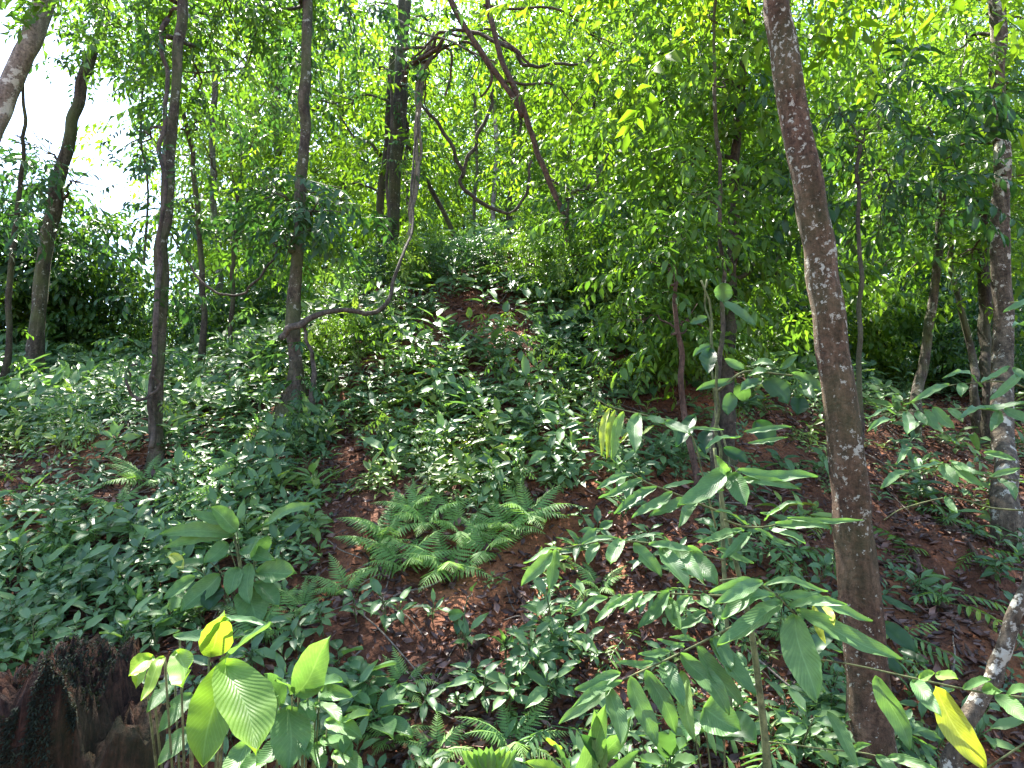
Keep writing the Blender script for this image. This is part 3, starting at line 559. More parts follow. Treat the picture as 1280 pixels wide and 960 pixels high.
# ------------------------------------------------------------------ bank plants
def herb_kind(name, tpl, mat, extra=None):
    m = MB(); m.inst(tpl, np.zeros((1, 3)), np.eye(3)[None], [1.0], [.5]); return (name, m.mesh('foliage', mat))
def dens(px, py):
    d = np.full(len(px), .3)
    for cx, cy, rx, ry, v in DENS:
        e = ((px-cx)/rx)**2+((py-cy)/ry)**2; d = np.where(e < 1, v, d)
    return d
HT = [rosette_tpl(8, .085, .42, 3, 40+s, .7, h=.10+.03*s) for s in range(4)]+[rosette_tpl(6, .12, .36, 3, 50+s, .9, h=.12) for s in range(2)]+[rosette_tpl(12, .055, .5, 3, 60, .6, h=.16)]
HT2 = [combine([xf(rosette_tpl(7, .06, .42, 1, 70+s*3+j, .6, h=.08), np.eye(3), [rx, ry, 0], 1.0) for j, (rx, ry) in enumerate([(0, 0), (.09, .03), (-.04, .09)])]) for s in range(3)]
def stemmesh(h, n=1):
    m = MB()
    for i in range(n): tube(m, [(0, 0, -.05), (.01, 0, h*.5), (0, .01, h)], [.004, .003, .0015], 5, 3)
    return m.mesh('stem', B_green)
HK = []
for i, t in enumerate(HT):
    m = MB(); m.inst(t, np.zeros((1, 3)), np.eye(3)[None], [1.0], [.5]); HK.append(Kind('leafy_plant', 'plant', [('stem', stemmesh((.10, .13, .16, .19, .12, .12, .16)[i])), ('foliage', m.mesh('foliage', M_herb))]))
def pn_kind(seed, nfr, L, mat, name='pinnate_seedling', leafw=.26, n=7, leaf=.30):
    g = np.random.default_rng(seed); m = MB(); 
    for i in range(nfr):
        a = i*2.4+g.normal(0, .3); p = g.uniform(.0, .5); d = np.array([[math.cos(a)*math.cos(p), math.sin(a)*math.cos(p), math.sin(p)]]); M = frames(d, np.array([[0, 0, 1.]]))
        m.inst(twig_tpl(n, leaf, leafw, 4, .35, seed+i, 62, opp=True, jit=.1), np.array([[0, 0, L*.3*(i+1)/nfr]]), M, [L*g.uniform(.8, 1.1)], [g.uniform(.1, .8)])
    return Kind(name, 'seedling', [('stem', stemmesh(L*.3)), ('foliage', m.mesh('foliage', mat))])
PK = [pn_kind(400+s, 6, .34, M_near if s else M_mid) for s in range(2)]
def fern_kind(seed, nf, L):
    g = np.random.default_rng(seed); parts = []
    for i in range(nf):
        a = i*2*PI/nf+g.normal(0, .25); m = MB(); p = g.uniform(.25, .95); d = np.array([[math.cos(a)*math.cos(p), math.sin(a)*math.cos(p), math.sin(p)]])
        m.inst(frond_tpl(17, 1.0, seed+i, .5, False, .30), np.zeros((1, 3)), frames(d, np.array([[0, 0, 1.]])), [L*g.uniform(.75, 1.1)], [g.uniform(.2, .9)])
        parts.append(('frond', m.mesh('frond', M_fern)))
    return Kind('fern', 'fern', parts)
FK = [fern_kind(500+s, 7+s, .5) for s in range(3)]
def slope_n(x, y):
    e = .15; return np.array([-(float(H(x+e, y))-float(H(x-e, y)))/(2*e)*.7, -(float(H(x, y+e))-float(H(x, y-e)))/(2*e)*.7, 1.0])
ferns = [(485, 672, .62, 'feathery fern at the left end of the central fern bank'), (535, 655, .6, 'bright fern in the upper middle of the central fern bank'), (560, 715, .62, 'light green fern hanging lowest in the central fern bank'), (610, 690, .55, 'darker fern above the bare soil in the centre'), (660, 650, .62, 'upright fern at the right end of the central fern bank'), (505, 712, .55, 'yellowish fern below the left end of the central fern bank'),
 (515, 640, .5, 'fern behind the left end of the central fern bank'), (575, 668, .55, 'fern in the very middle of the central fern bank'), (632, 665, .5, 'fern left of the upright fern in the central fern bank'), (470, 690, .5, 'outermost left fern of the central fern bank'),
 (432, 742, .42, 'small fern beside the bare red streak'), (378, 762, .32, 'tiny fern left of the bare red streak'), (748, 738, .40, 'pale fern between the compound leaf branches'), (325, 800, .5, 'fern behind the yellow green broad leaves'), (185, 605, .55, 'fern at the foot of the climber wrapped trunk'), (150, 640, .5, 'dim fern on the slope left of the broad leaf clump'), (95, 690, .6, 'grassy fern on the shaded left slope'),
 (640, 935, .42, 'upright fern at the bottom edge beside the fan leaf'), (490, 925, .36, 'small fern at the bottom edge left of the fan leaf'), (545, 945, .34, 'feathery fern touching the bottom edge'), (505, 860, .3, 'delicate fern over the dark soil at lower centre'), (770, 620, .3, 'small fern below the arched compound leaves'), (600, 600, .45, 'fern on the sunlit middle slope'), (700, 600, .3, 'little fern right of the sunlit slope'), (350, 690, .4, 'fern right of the broad leaf clump'), (985, 800, .35, 'fern behind the slender sapling stem')]
for i, (px, py, s, lb) in enumerate(ferns):
    g = ground_at(px, py)[0]; FK[i % 3].put(tuple(g), rng.uniform(-PI, PI), s*1.2, lb, 'ferns on the bank', tilt=slope_n(g[0], g[1])*.6+np.array([0, -.45, 1]))
for i, (px, py, s) in enumerate([(1150, 640, 1), (1190, 660, .9), (1130, 700, 1), (1185, 760, 1), (1215, 700, .8), (1125, 810, .8), (1245, 640, .9), (1165, 590, .8), (1000, 700, .8), (1020, 660, .7), (985, 740, .7), (1010, 820, .8)]):
    g = ground_at(px, py)[0]; PK[i % 2].put(tuple(g), rng.uniform(-PI, PI), s*.8, 'pinnate seedling on the dark slope '+('right of' if px > 1090 else 'left of')+' the lichen flecked trunk', 'pinnate seedlings '+('right' if px > 1090 else 'left')+' of the lichen flecked trunk', tilt=slope_n(g[0], g[1]))

YS = [proto_tree('seedling', 600+s, .5, .15, .17, 6, 2, .30, B_green, (M_herb, M_mid, M_herb2, M_herb)[s], 'seedling', .006, TWN) for s in range(4)]
BL = []
for s in range(3):
    m = MB(); m.inst(rosette_tpl(7+s, .17, .40+.05*s, 8, 630+s, .75, h=.16, cols=2), np.zeros((1, 3)), np.eye(3)[None], [1.0], [.4]); BL.append(Kind('broad_leaf_plant', 'plant', [('stem', stemmesh(.16)), ('foliage', m.mesh('foliage', (M_near, M_herb, M_near)[s]))]))
def pput(kinds, spots, lbf, grp, tiltw=.5):
    for i, (px, py, s) in enumerate(spots):
        g = ground_at(px, py)[0]
        if np.isnan(g[0]): continue
        kinds[i % len(kinds)].put(tuple(g), rng.uniform(-PI, PI), s, lbf(px, py), grp(px, py), tilt=slope_n(g[0], g[1])*tiltw+np.array([0, -.2, 1]))
zb = lambda px, py: zone(px, py)
CL = [pn_kind(440+s, 6, .46, M_near, 'compound_leaf_seedling', .24, 9, .27) for s in range(2)]
# density of low plants over the slope, read at the place each point has on the bank
DENS = [ # cx, cy, rx, ry, density (ellipses; later ones override)
 (640, 480, 900, 700, .32), (560, 520, 260, 130, 1.0), (640, 430, 180, 70, .95), (200, 470, 320, 130, 1.0), (120, 660, 230, 160, .8), (330, 600, 150, 130, .8), (60, 720, 140, 120, .85), (400, 860, 90, 90, .9), (480, 790, 70, 60, .55),
 (1150, 700, 260, 200, .09), (1010, 560, 60, 70, .2), (640, 830, 240, 130, .075), (860, 800, 180, 160, .12), (780, 700, 170, 90, .17), (790, 560, 80, 60, .6), (612, 400, 62, 30, .02), (428, 650, 30, 110, .03), (590, 790, 90, 60, .06), (40, 600, 60, 30, .15), (480, 860, 40, 50, .6), (660, 860, 50, 40, .45), (700, 780, 30, 60, .5), (170, 540, 60, 12, .2), (590, 450, 16, 30, .25), (540, 420, 40, 12, .4)]
def dens(px, py):
    d = np.full(len(px), .3)
    for cx, cy, rx, ry, v in DENS:
        e = ((px-cx)/rx)**2+((py-cy)/ry)**2; d = np.where(e < 1, v, d)
    return d
def slope_points(n, jitter=1.0, dfun=dens, ymax=10.5):
    # uniform over the bank surface, wider than the view
    x = rng.uniform(-1, 1, n*3); y = rng.uniform(1.9, ymax, n*3); x = x*(y*.85+.8)
    P = np.stack([x, y, H(x, y)], -1); px, py, f = proj(P)
    cl = .75+.9*fbm(x*1.7, y*1.7, 3, 77)*2
    k = rng.uniform(0, 1, len(P)) < dfun(px, py)*cl; return P[k][:n], px[k][:n], py[k][:n]
def zone(px, py):
    if py < 560:
        return ('on the slope left of the climber wrapped trunk' if px < 190 else 'on the slope between the two left trunks' if px < 370 else 'on the slope below the curving liana' if px < 500 else 'just below the bare earth of the crest' if px < 650 and py < 450 else 'in the dense green middle of the bank' if px < 720 else 'on the slope below the leaning forked trunk' if px < 860 else 'on the slope behind the compound leaf sapling' if px < 1040 else 'on the slope right of the lichen flecked trunk')
    return ('on the slope above the rotten stump' if px < 200 else 'around the broad leaf clump' if px < 400 else 'beside the bare red streak' if px < 480 else 'around the central ferns' if px < 700 and py < 740 else 'on the bare soil below the central ferns' if px < 700 else 'under the compound leaf sapling' if px < 1040 else 'on the slope right of the lichen flecked trunk')
sp_ = []
for _ in range(2600):
    a_, b_ = rng.uniform(0, 1280), rng.uniform(375, 700)
    if rng.uniform() < float(dens(np.array([a_]), np.array([b_]))[0])**2 and all((a_-q[0])**2+(b_-q[1])**2 > (22+.05*(b_-375))**2 for q in sp_): sp_.append((a_, b_, rng.uniform(.28, .55)*(1.25 if b_ < 520 else .8)))
pput(YS, [q for q in sp_ if not (540 < q[0] < 680 and q[1] < 450)][:75], lambda a, b: 'upright leafy seedling '+zone(a, b), lambda a, b: 'upright seedlings '+zone(a, b))
pput(BL, [(345, 820, .8), (455, 880, .8), (470, 930, .9), (235, 745, .8), (425, 850, .7), (270, 705, .7), (345, 655, .7), (385, 925, .9), (215, 800, .8), (140, 770, .7), (60, 790, .7), (20, 850, .8), (230, 640, .6), (20, 700, .6), (100, 640, .6), (255, 600, .6)], lambda a, b: 'broad leaved plant '+zone(a, b), lambda a, b: 'broad leaved plants '+zone(a, b))
pput(BL, [(455, 520, .8), (505, 480, .7), (540, 560, .7), (700, 470, .7), (740, 540, .7), (600, 520, .6), (880, 480, .8), (950, 600, .5), (720, 700, .5), (1000, 930, .6), (870, 950, .7), (930, 860, .5)], lambda a, b: 'broad leaved plant '+zone(a, b), lambda a, b: 'broad leaved plants '+zone(a, b))
pput(CL, [(820, 930, .9), (1010, 950, .8), (690, 930, .7), (880, 760, .8), (960, 700, .8), (1040, 900, .7), (780, 820, .6)], lambda a, b: 'seedling with spreading pinnate leaves '+zone(a, b), lambda a, b: 'pinnate leaved seedlings '+zone(a, b))
P, px, py = slope_points(7600)
ok = np.ones(len(P), bool)
for q in ferns[:16]+ferns[17:21]: ok &= ((px-q[0])/42)**2+((py-q[1])/32)**2 > 1
P, px, py = P[ok], px[ok], py[ok]
vis = (px > -20) & (px < 1300) & (py > 380) & (py < 985); order = np.argsort(P[:, 1]); used = 0; rest = []
for i in order:
    if vis[i] and used < 290 and rng.uniform() < .85 and P[i, 1] > 1.9:
        k = HK[rng.integers(0, len(HK))]; z = zone(px[i], py[i])
        k.put(tuple(P[i]), rng.uniform(-PI, PI), rng.uniform(.6, 1.35)*(.46+.15*P[i, 1]), 'small green leafy plant '+z, 'low leafy plants '+z, tilt=slope_n(P[i, 0], P[i, 1])+np.array([0, -.25, 0])); used += 1
    else: rest.append(i)
rest = np.array(rest); m = MB(); m2_ = MB(); allT = HT+HT2; kk = rng.integers(0, len(allT), len(rest))
for j, t in enumerate(allT):
    q = rest[kk == j]; N = len(q); up = np.tile([0, -.65, 1.0], (N, 1))+rng.normal(0, .25, (N, 3)); a = rng.uniform(-PI, PI, N); d = np.stack([np.cos(a), np.sin(a), 0*a], -1)
    z = norm(up); x = norm(d-z*np.sum(d*z, -1, keepdims=True)); M = np.stack([x, np.cross(z, x), z], -1)
    yl = (fbm(P[q][:, 0]*1.1, P[q][:, 1]*1.1, 2, 55)+rng.normal(0, .12, N)) > .13; S_ = rng.uniform(.5, 1.4, N)*(.46+.15*P[q][:, 1]); r_ = rng.uniform(0, 1, N)
    m.inst(t, P[q][~yl], M[~yl], S_[~yl], r_[~yl]); m2_.inst(t, P[q][yl], M[yl], S_[yl]*.85, r_[yl])
tag(link('ground_cover', m.mesh('ground_cover', M_herb)), 'dense low green herbs covering the forest bank', None, kind='stuff')
tag(link('ground_cover', m2_.mesh('ground_cover', M_herb2)), 'yellowish green herbs growing in patches among the darker ones', None, kind='stuff')

# leaf litter, twigs
def litdens(px, py): return np.full(len(px), .75)
P, px, py = slope_points(60000, dfun=litdens, ymax=9.5); N = len(P); m = MB(); LT = [leaf_tpl(w_, 2, 1, dr, fo, .5) for w_, dr, fo in ((.4, .3, .2), (.5, -.35, .15), (.3, .5, -.2), (.42, .1, .3))]; kk = rng.integers(0, 4, N)
for j in range(4):
    q = kk == j; n_ = q.sum(); nr = np.array([0, -.5, 1.])+rng.normal(0, .4, (n_, 3)); z = norm(nr); a = rng.uniform(-PI, PI, n_); d = np.stack([np.cos(a), np.sin(a), 0*a], -1); x = norm(d-z*np.sum(d*z, -1, keepdims=True)); M = np.stack([x, np.cross(z, x), z], -1)
    m.inst(LT[j], P[q]+[0, 0, .022]+rng.normal(0, .008, (n_, 3)), M, rng.uniform(.4, 1, n_)**1.5*.07, rng.uniform(0, 1, n_)**1.3)
tag(link('leaf_litter', m.mesh('leaf_litter', M_litter)), 'brown and pinkish fallen leaves lying over the red soil', None, kind='stuff')
m = MB()
for i in range(260):
    y = rng.uniform(2.1, 7); x = rng.uniform(-1, 1)*(y*.75); a = rng.uniform(-PI, PI); L = rng.uniform(.12, .55); pts = []
    for t in (-.5, -.15, .2, .5):
        xx = x+math.cos(a)*L*t+rng.normal(0, .012); yy = y+math.sin(a)*L*t+rng.normal(0, .012); pts.append((xx, yy, float(H(xx, yy))+.025+rng.uniform(0, .02)))
    w = rng.uniform(.0015, .005); tube(m, pts, [w, w, w*.8, w*.5], 5, 3, rnd=.5)
tag(link('fallen_twigs', m.mesh('fallen_twigs', B_twine)), 'fallen twigs and fine roots strewn over the slope', None, kind='stuff')
# exposed roots in the right hand bank
for lb, pts in (('exposed root running down the bank right of the lichen flecked trunk', [(1130, 560), (1160, 620), (1210, 690), (1250, 760)]), ('exposed root low on the bank near the pale spotted stem', [(1110, 640), (1150, 720), (1190, 790), (1210, 850)]), ('thin root crossing the bare soil at the lower centre', [(600, 800), (560, 850), (540, 880), (600, 905)]), ('thick broken branch lying on the bare soil below the ferns', [(640, 740), (655, 770), (668, 800)])):
    g = ground_at([p[0] for p in pts], [p[1] for p in pts]); g = g[~np.isnan(g[:, 0])]+[0, 0, .02]; m = MB(); tube(m, g, np.linspace(.018, .008, len(g)), 7, 8, .2, 3, wob=.06)
    tag(link('root', m.mesh('root', B_root)), lb, 'root')

# ------------------------------------------------------------------ leaf by leaf foreground plants
LNEAR = leaf_tpl(1.0, 14, 3, 0, 0, .42)
def leafpp(mb, b, t, w, D, dt=0.0, face=.5, droop=.10, rnd=.35, peak=.45, wave=.02, fold=.10, tip=1.0):
    """leaf from pixel b to pixel t: base at distance D, tip at D+dt; width w in photo pixels"""
    B = at(b[0], b[1], D); T = at(t[0], t[1], D+dt); ax = T-B; L = np.linalg.norm(ax); wd = w/F*D/L*(.98 if w > 30 else .90)
    up = np.array([0, 0, 1.])*(1-face)+norm(CAM-B)*face+rng.normal(0, .12, 3)
    M = frames(ax[None], up[None])[0]
    tpl = leaf_tpl(wd, 18, 3, droop, fold, peak, wave, .5, tip, 0, .58); V = tpl[0].copy(); V[:, 2] += droop*V[:, 0]   # arch keeps both ends
    ph_ = rng.uniform(0, 9); ed = np.abs(V[:, 1]) > wd*.05
    V[:, 1] *= 1+.018*np.sin(V[:, 0]*31+ph_)+.025*np.sin(V[:, 0]*15+ph_*2)
    if rng.uniform() < .2 and w < 34:
        c_ = rng.uniform(.3, .85); sd_ = rng.choice([-1, 1]); q_ = (np.abs(V[:, 0]-c_) < .05) & (V[:, 1]*sd_ > 0); V[q_, 1] *= .62
    V[:, 2] += .03*rng.normal()*np.sin(V[:, 0]*6+ph_); V[:, 1] += .03*np.sin(V[:, 0]*5+rng.uniform(0, 6)); V[:, 2] += .012*np.sin(V[:, 0]*23+rng.uniform(0, 6))*np.abs(V[:, 1])/max(wd, .05)*2
    mb.add((V*L)@M.T+B, tpl[1], tpl[2], np.clip(rnd+rng.normal(0, .05), 0, 1))
def branch_part(parent, base, name, rachis, leaves, D, mat, stemmat=B_green, w=3, label=None, face=.5):
    f = MB()
    for q in leaves:
        o = q[3] if len(q) > 3 else {}
        leafpp(f, q[0], q[1], q[2], o.get('D', D), o.get('dt', rng.uniform(-.12, -.02)), o.get('face', face), o.get('droop', .12), o.get('rnd', rng.uniform(.2, .45)), o.get('peak', .45))
    lo = link(name, f.mesh(name, mat, origin=base), parent)
    if label: lo['label'] = label
    if rachis:
        s = MB(); P, r = path3([(x, y, D+.01, w*(1-.5*i/len(rachis))) for i, (x, y) in enumerate(rachis)]); tube(s, P, r, 6, 5); link('leaf_stalk', s.mesh('leaf_stalk', stemmat, origin=base), lo)
    return lo
# --- compound leaf sapling with slender cane
D0 = 1.75
base = at(960, 985, D0+.05); base[2] = float(H(base[0], base[1]))
sap = empty('compound_leaf_sapling', base, 'sapling with big arching compound leaves on a slender green cane at lower right', 'sapling', None)
m = MB(); P, r = path3([(893, 560, 1.85, 4), (905, 640, 1.83, 5), (924, 720, 1.8, 6), (939, 788, 1.8, 7), (950, 870, 1.8, 8), (957, 930, 1.8, 9), (960, 985, 1.8, 10)]); P.append(base+[0, 0, -.08]); r.append(.011); tube(m, P, r, 8, 6); link('stem', m.mesh('stem', B_green, origin=base), sap)
BR = lambda nm, ra, lv, D=1.7, **k: branch_part(sap, base, 'compound_leaf', ra, lv, D, M_near, **k)
BR('a', [(905, 610), (912, 598), (920, 590), (925, 585)], [((915, 592), (846, 636), 30), ((918, 592), (932, 634), 27, {'face': .8}), ((922, 590), (1022, 602), 20), ((925, 597), (1000, 612), 14), ((908, 594), (893, 569), 14, {'face': .8, 'rnd': .55}), ((930, 540), (990, 535), 10), ((925, 545), (880, 560), 12), ((935, 555), (985, 548), 8)], 1.7)
BR('b', [(900, 640), (870, 628), (841, 616), (804, 601), (790, 592)], [((790, 594), (745, 611), 12), ((804, 601), (748, 624), 13), ((821, 609), (766, 642), 15), ((841, 616), (791, 650), 16), ((854, 624), (812, 648), 16), ((830, 610), (868, 604), 11, {'rnd': .5}), ((858, 622), (905, 612), 12), ((870, 628), (845, 660), 14)], 1.75)
BR('c', [(905, 700), (860, 688), (811, 679), (760, 676), (704, 685)], [((704, 685), (655, 703), 10), ((690, 689), (653, 734), 19, {'rnd': .5}), ((697, 688), (686, 738), 18, {'rnd': .5}), ((791, 680), (825, 722), 23), ((774, 678), (762, 708), 19), ((747, 679), (735, 706), 16), ((727, 680), (772, 671), 9), ((828, 684), (857, 738), 25), ((811, 681), (866, 690), 16), ((845, 686), (880, 730), 22), ((868, 690), (896, 735), 24), ((780, 676), (830, 668), 9)], 1.6)
BR('d', [(925, 745), (880, 744), (838, 742), (804, 741), (761, 747)], [((760, 747), (713, 769), 12), ((777, 745), (745, 780), 15), ((789, 744), (759, 764), 11), ((804, 741), (780, 768), 14), ((821, 741), (797, 760), 13), ((838, 741), (799, 788), 19), ((834, 748), (851, 788), 18, {'rnd': .62, 'face': .9}), ((883, 766), (844, 789), 16), ((860, 745), (840, 775), 14), ((880, 744), (905, 780), 16)], 1.65)
BR('e', [(900, 726), (934, 724), (966, 741), (994, 768)], [((966, 741), (902, 772), 27), ((979, 754), (899, 809), 29), ((954, 729), (893, 755), 21), ((940, 727), (885, 742), 18), ((954, 729), (1035, 736), 12), ((974, 745), (1091, 774), 21), ((994, 766), (1126, 827), 27), ((994, 769), (1019, 880), 40, {'face': .85}), ((985, 756), (1060, 755), 14)], 1.45, w=3.5, face=.6)
BR('f', None, [((1028, 756), (1046, 785), 9, {'rnd': .98, 'face': .8})], 1.5, label='small brownish young leaflet')
BR('f', None, [((1015, 758), (1032, 805), 11, {'rnd': .95, 'face': .8})], 1.5, label='small pale yellowish young leaflet')
BR('g', [(905, 650), (930, 658), (960, 658), (985, 650)], [((969, 653), (1040, 663), 15), ((984, 649), (1080, 653), 9), ((961, 660), (1006, 680), 15), ((942, 663), (994, 686), 10), ((930, 665), (875, 678), 14), ((927, 663), (873, 682), 13), ((895, 688), (942, 705), 13), ((857, 684), (896, 732), 24), ((935, 655), (895, 640), 12), ((955, 652), (975, 635), 10), ((940, 668), (900, 700), 15), ((950, 640), (1005, 632), 9)], 1.75)
BR('h', [(935, 775), (904, 789), (869, 807), (828, 827), (795, 842), (767, 856)], [((776, 845), (717, 864), 18), ((767, 855), (700, 907), 18, {'rnd': .5}), ((775, 852), (712, 884), 14), ((762, 859), (776, 932), 23, {'rnd': .5, 'face': .8}), ((788, 845), (818, 934), 25), ((809, 836), (845, 917), 23), ((828, 828), (853, 884), 25), ((852, 815), (912, 893), 27), ((869, 808), (925, 885), 27), ((885, 801), (944, 871), 29), ((850, 840), (869, 928), 20, {'rnd': .65}), ((816, 829), (769, 832), 11), ((837, 817), (797, 819), 12), ((855, 810), (820, 800), 9), ((870, 803), (835, 795), 9), ((893, 797), (915, 840), 20)], 1.5, face=.62, w=3.5)
BR('i', [(895, 660), (880, 600), (860, 537), (815, 521), (780, 513), (762, 508), (747, 499)], [((760, 511), (750, 570), 9, {'rnd': .92, 'face': .6}), ((768, 513), (756, 574), 9, {'rnd': .9, 'face': .6}), ((779, 516), (761, 576), 14, {'rnd': .8, 'face': .9}), ((797, 518), (791, 567), 21, {'rnd': .4, 'face': .9}), ((808, 524), (832, 531), 15, {'peak': .5}), ((834, 528), (862, 546), 20), ((790, 540), (775, 553), 6, {'rnd': .9}), ((818, 533), (800, 545), 7, {'rnd': .9}), ((862, 537), (905, 537), 6)], 1.85, w=2.2)
# --- branch sweeping in at the lower right
base2 = at(1330, 950, 1.7); base2[2] = float(H(base2[0], base2[1]))
br = empty('compound_leaf_sapling', base2, 'sapling with long drooping leaves reaching in from the lower right corner, one leaf yellowing', 'sapling')
m = MB(); P, r = path3([(1300, 872, 1.5, 5), (1325, 900, 1.6, 7)]); P.append(base2+[0, 0, -.05]); r.append(.012); tube(m, P, r, 7, 6); link('stem', m.mesh('stem', B_green, origin=base2), br)
branch_part(br, base2, 'compound_leaf', [(1300, 874), (1220, 864), (1130, 845), (1050, 828), (951, 815)], [((1097, 843), (1137, 937), 25), ((1139, 852), (1177, 895), 21), ((1230, 861), (1255, 863), 15), ((1246, 872), (1290, 905), 21), ((1205, 860), (1240, 850), 14), ((1150, 848), (1170, 842), 14, {'rnd': .6}), ((1172, 843), (1198, 850), 17, {'rnd': .65}), ((1258, 868), (1290, 862), 15)], 1.45, M_near, w=3, face=.75)
branch_part(br, base2, 'compound_leaf', None, [((1167, 858), (1227, 962), 32, {'face': .85, 'rnd': .93})], 1.43, M_near, label='large yellowing drooping leaf')
branch_part(br, base2, 'compound_leaf', [(1325, 900), (1180, 985), (1099, 946), (1030, 936), (961, 927)], [((1033, 890), (1073, 957), 17), ((1095, 945), (1130, 985), 18), ((1110, 948), (1170, 960), 14), ((1060, 938), (1090, 930), 9)], 1.5, M_near, w=2.5, face=.7)
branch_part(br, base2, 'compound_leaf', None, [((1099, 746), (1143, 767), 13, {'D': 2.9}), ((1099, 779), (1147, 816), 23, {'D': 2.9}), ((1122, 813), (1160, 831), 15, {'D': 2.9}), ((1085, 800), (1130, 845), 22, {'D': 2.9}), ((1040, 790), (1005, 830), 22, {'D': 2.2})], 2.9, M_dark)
# --- right edge saplings with compound leaves
base3 = at(1330, 700, 2.0); base3[2] = float(H(base3[0], base3[1]))
rs = empty('compound_leaf_sapling', base3, 'sapling at the right edge with spreading rows of speckled leaflets', 'sapling')
m = MB(); P, r = path3([(1330, 440, 1.9, 5), (1318, 560, 1.95, 7), (1325, 700, 2.0, 8)]); P.append(base3+[0, 0, -.05]); r.append(.012); tube(m, P, r, 7, 6); link('stem', m.mesh('stem', B_green, origin=base3), rs)
B3 = lambda ra, lv, D=1.8, **k: branch_part(rs, base3, 'compound_leaf', ra, lv, D, M_near, w=2.2, **k)
B3([(1318, 540), (1260, 516), (1203, 511), (1140, 514), (1080, 521)], [((1120, 521), (1087, 538), 11), ((1134, 518), (1135, 546), 15), ((1146, 515), (1158, 532), 11, {'rnd': .5}), ((1154, 515), (1178, 544), 14, {'rnd': .5}), ((1166, 511), (1194, 536), 15, {'rnd': .5}), ((1186, 511), (1204, 528), 11), ((1246, 512), (1195, 522), 12), ((1250, 515), (1239, 541), 15), ((1256, 512), (1290, 532), 17), ((1225, 512), (1285, 507), 14), ((1120, 517), (1080, 519), 6)])
B3([(1318, 500), (1260, 478), (1203, 480), (1186, 482)], [((1188, 481), (1139, 502), 13), ((1203, 480), (1202, 497), 14), ((1260, 461), (1227, 482), 13), ((1265, 461), (1290, 480), 13), ((1275, 470), (1240, 500), 12), ((1230, 478), (1180, 470), 9)], 1.9)
B3([(1320, 590), (1280, 600), (1230, 595), (1181, 580), (1140, 590), (1099, 609)], [((1135, 589), (1098, 611), 13), ((1181, 580), (1136, 589), 9), ((1181, 582), (1194, 610), 17), ((1189, 580), (1227, 611), 15), ((1187, 579), (1232, 596), 9), ((1240, 597), (1275, 585), 10), ((1250, 597), (1270, 625), 13)], 1.8)
B3([(1320, 640), (1240, 635), (1190, 622), (1130, 635), (1105, 650)], [((1140, 560), (1118, 580), 9), ((1145, 572), (1150, 590), 10), ((1200, 560), (1180, 545), 9), ((1220, 560), (1215, 540), 10), ((1230, 566), (1270, 575), 10), ((1180, 622), (1196, 642), 10)], 2.0)
B3([(1318, 420), (1290, 380), (1262, 378)], [((1300, 375), (1255, 390), 14), ((1300, 400), (1262, 415), 14)], 1.9)
# --- climbing sapling with large grey green leaves
base4 = ground_at(905, 640)[0]
cs = empty('broad_leaf_sapling', base4, 'sapling with large limp grey green leaves in front of the dark double trunk', 'sapling')
m = MB(); P, r = path3([(880, 352, 2.6, 2.5), (890, 420, 2.6, 3), (896, 500, 2.6, 4), (902, 570, 2.6, 4.5), (905, 630, 2.6, 5)]); P.append(np.array([P[-1][0], P[-1][1], float(H(P[-1][0], P[-1][1]))-.05])); r.append(.008); tube(m, P, r, 7, 6, wob=.03)
q = path3([(896, 490, 2.6, 3), (930, 465, 2.6, 3), (975, 468, 2.6, 2.5), (1000, 470, 2.6, 2)]); tube(m, q[0], q[1], 6, 5); link('stem', m.mesh('stem', B_green, origin=base4), cs)
for b, t, w, dk in (((902, 353), (903, 378), 27, .25), ((904, 377), (944, 408), 14, .3), ((884, 397), (862, 405), 12, .3), ((888, 430), (866, 445), 11, .3), ((885, 437), (884, 470), 24, .2), ((917, 473), (870, 489), 12, .35), ((922, 478), (932, 500), 22, .4), ((935, 470), (960, 464), 16, .5), ((958, 474), (986, 506), 28, .3), ((989, 466), (1036, 490), 14, .4), ((976, 460), (999, 444), 11, .4), ((1000, 497), (996, 520), 24, .2), ((913, 492), (911, 520), 20, .3), ((945, 526), (967, 557), 28, .1), ((884, 538), (880, 570), 20, .15), ((930, 462), (905, 450), 14, .5), ((940, 455), (970, 455), 12, .5), ((950, 475), (925, 490), 16, .35), ((905, 560), (935, 580), 18, .2), ((870, 520), (845, 560), 20, .15), ((1005, 480), (1020, 500), 14, .3)):
    f = MB(); leafpp(f, b, t, w, 2.6, rng.uniform(-.15, .05), .7, .12, dk, .45); link('leaf', f.mesh('leaf', M_herb if dk > .22 else M_dark, origin=base4), cs)
# --- heart leaved plant under the sapling
def leaf_plant(name, label, cat, px, py, D, lv, mat, stems=True, peak=.42, face=.6, mats=None):
    if name == 'seedling' or D == 2.6: D = float(ground_at(px, py)[0][1])-.04
    b = at(px, py, D); b[2] = float(H(b[0], b[1])); e = empty(name, b, label, cat)
    sm = MB()
    for q in lv:
        o = q[3] if len(q) > 3 else {}; f = MB(); Dl = o.get('D', D)
        leafpp(f, q[0], q[1], q[2], Dl, o.get('dt', -.08), o.get('face', face), o.get('droop', .14), o.get('rnd', rng.uniform(.2, .45)), o.get('peak', peak))
        lo = link('leaf', f.mesh('leaf', o.get('mat', mat), origin=b), e)
        if 'lb' in o: lo['label'] = o['lb']
        p = at(q[0][0], q[0][1], Dl); tube(sm, [p, (p*.45+b*.55)+[0, 0, .06], b-[0, 0, .04]], [.0022, .003, .004], 5, 4)
    if stems: link('stem', sm.mesh('stem', B_green, origin=b), e)
    return e
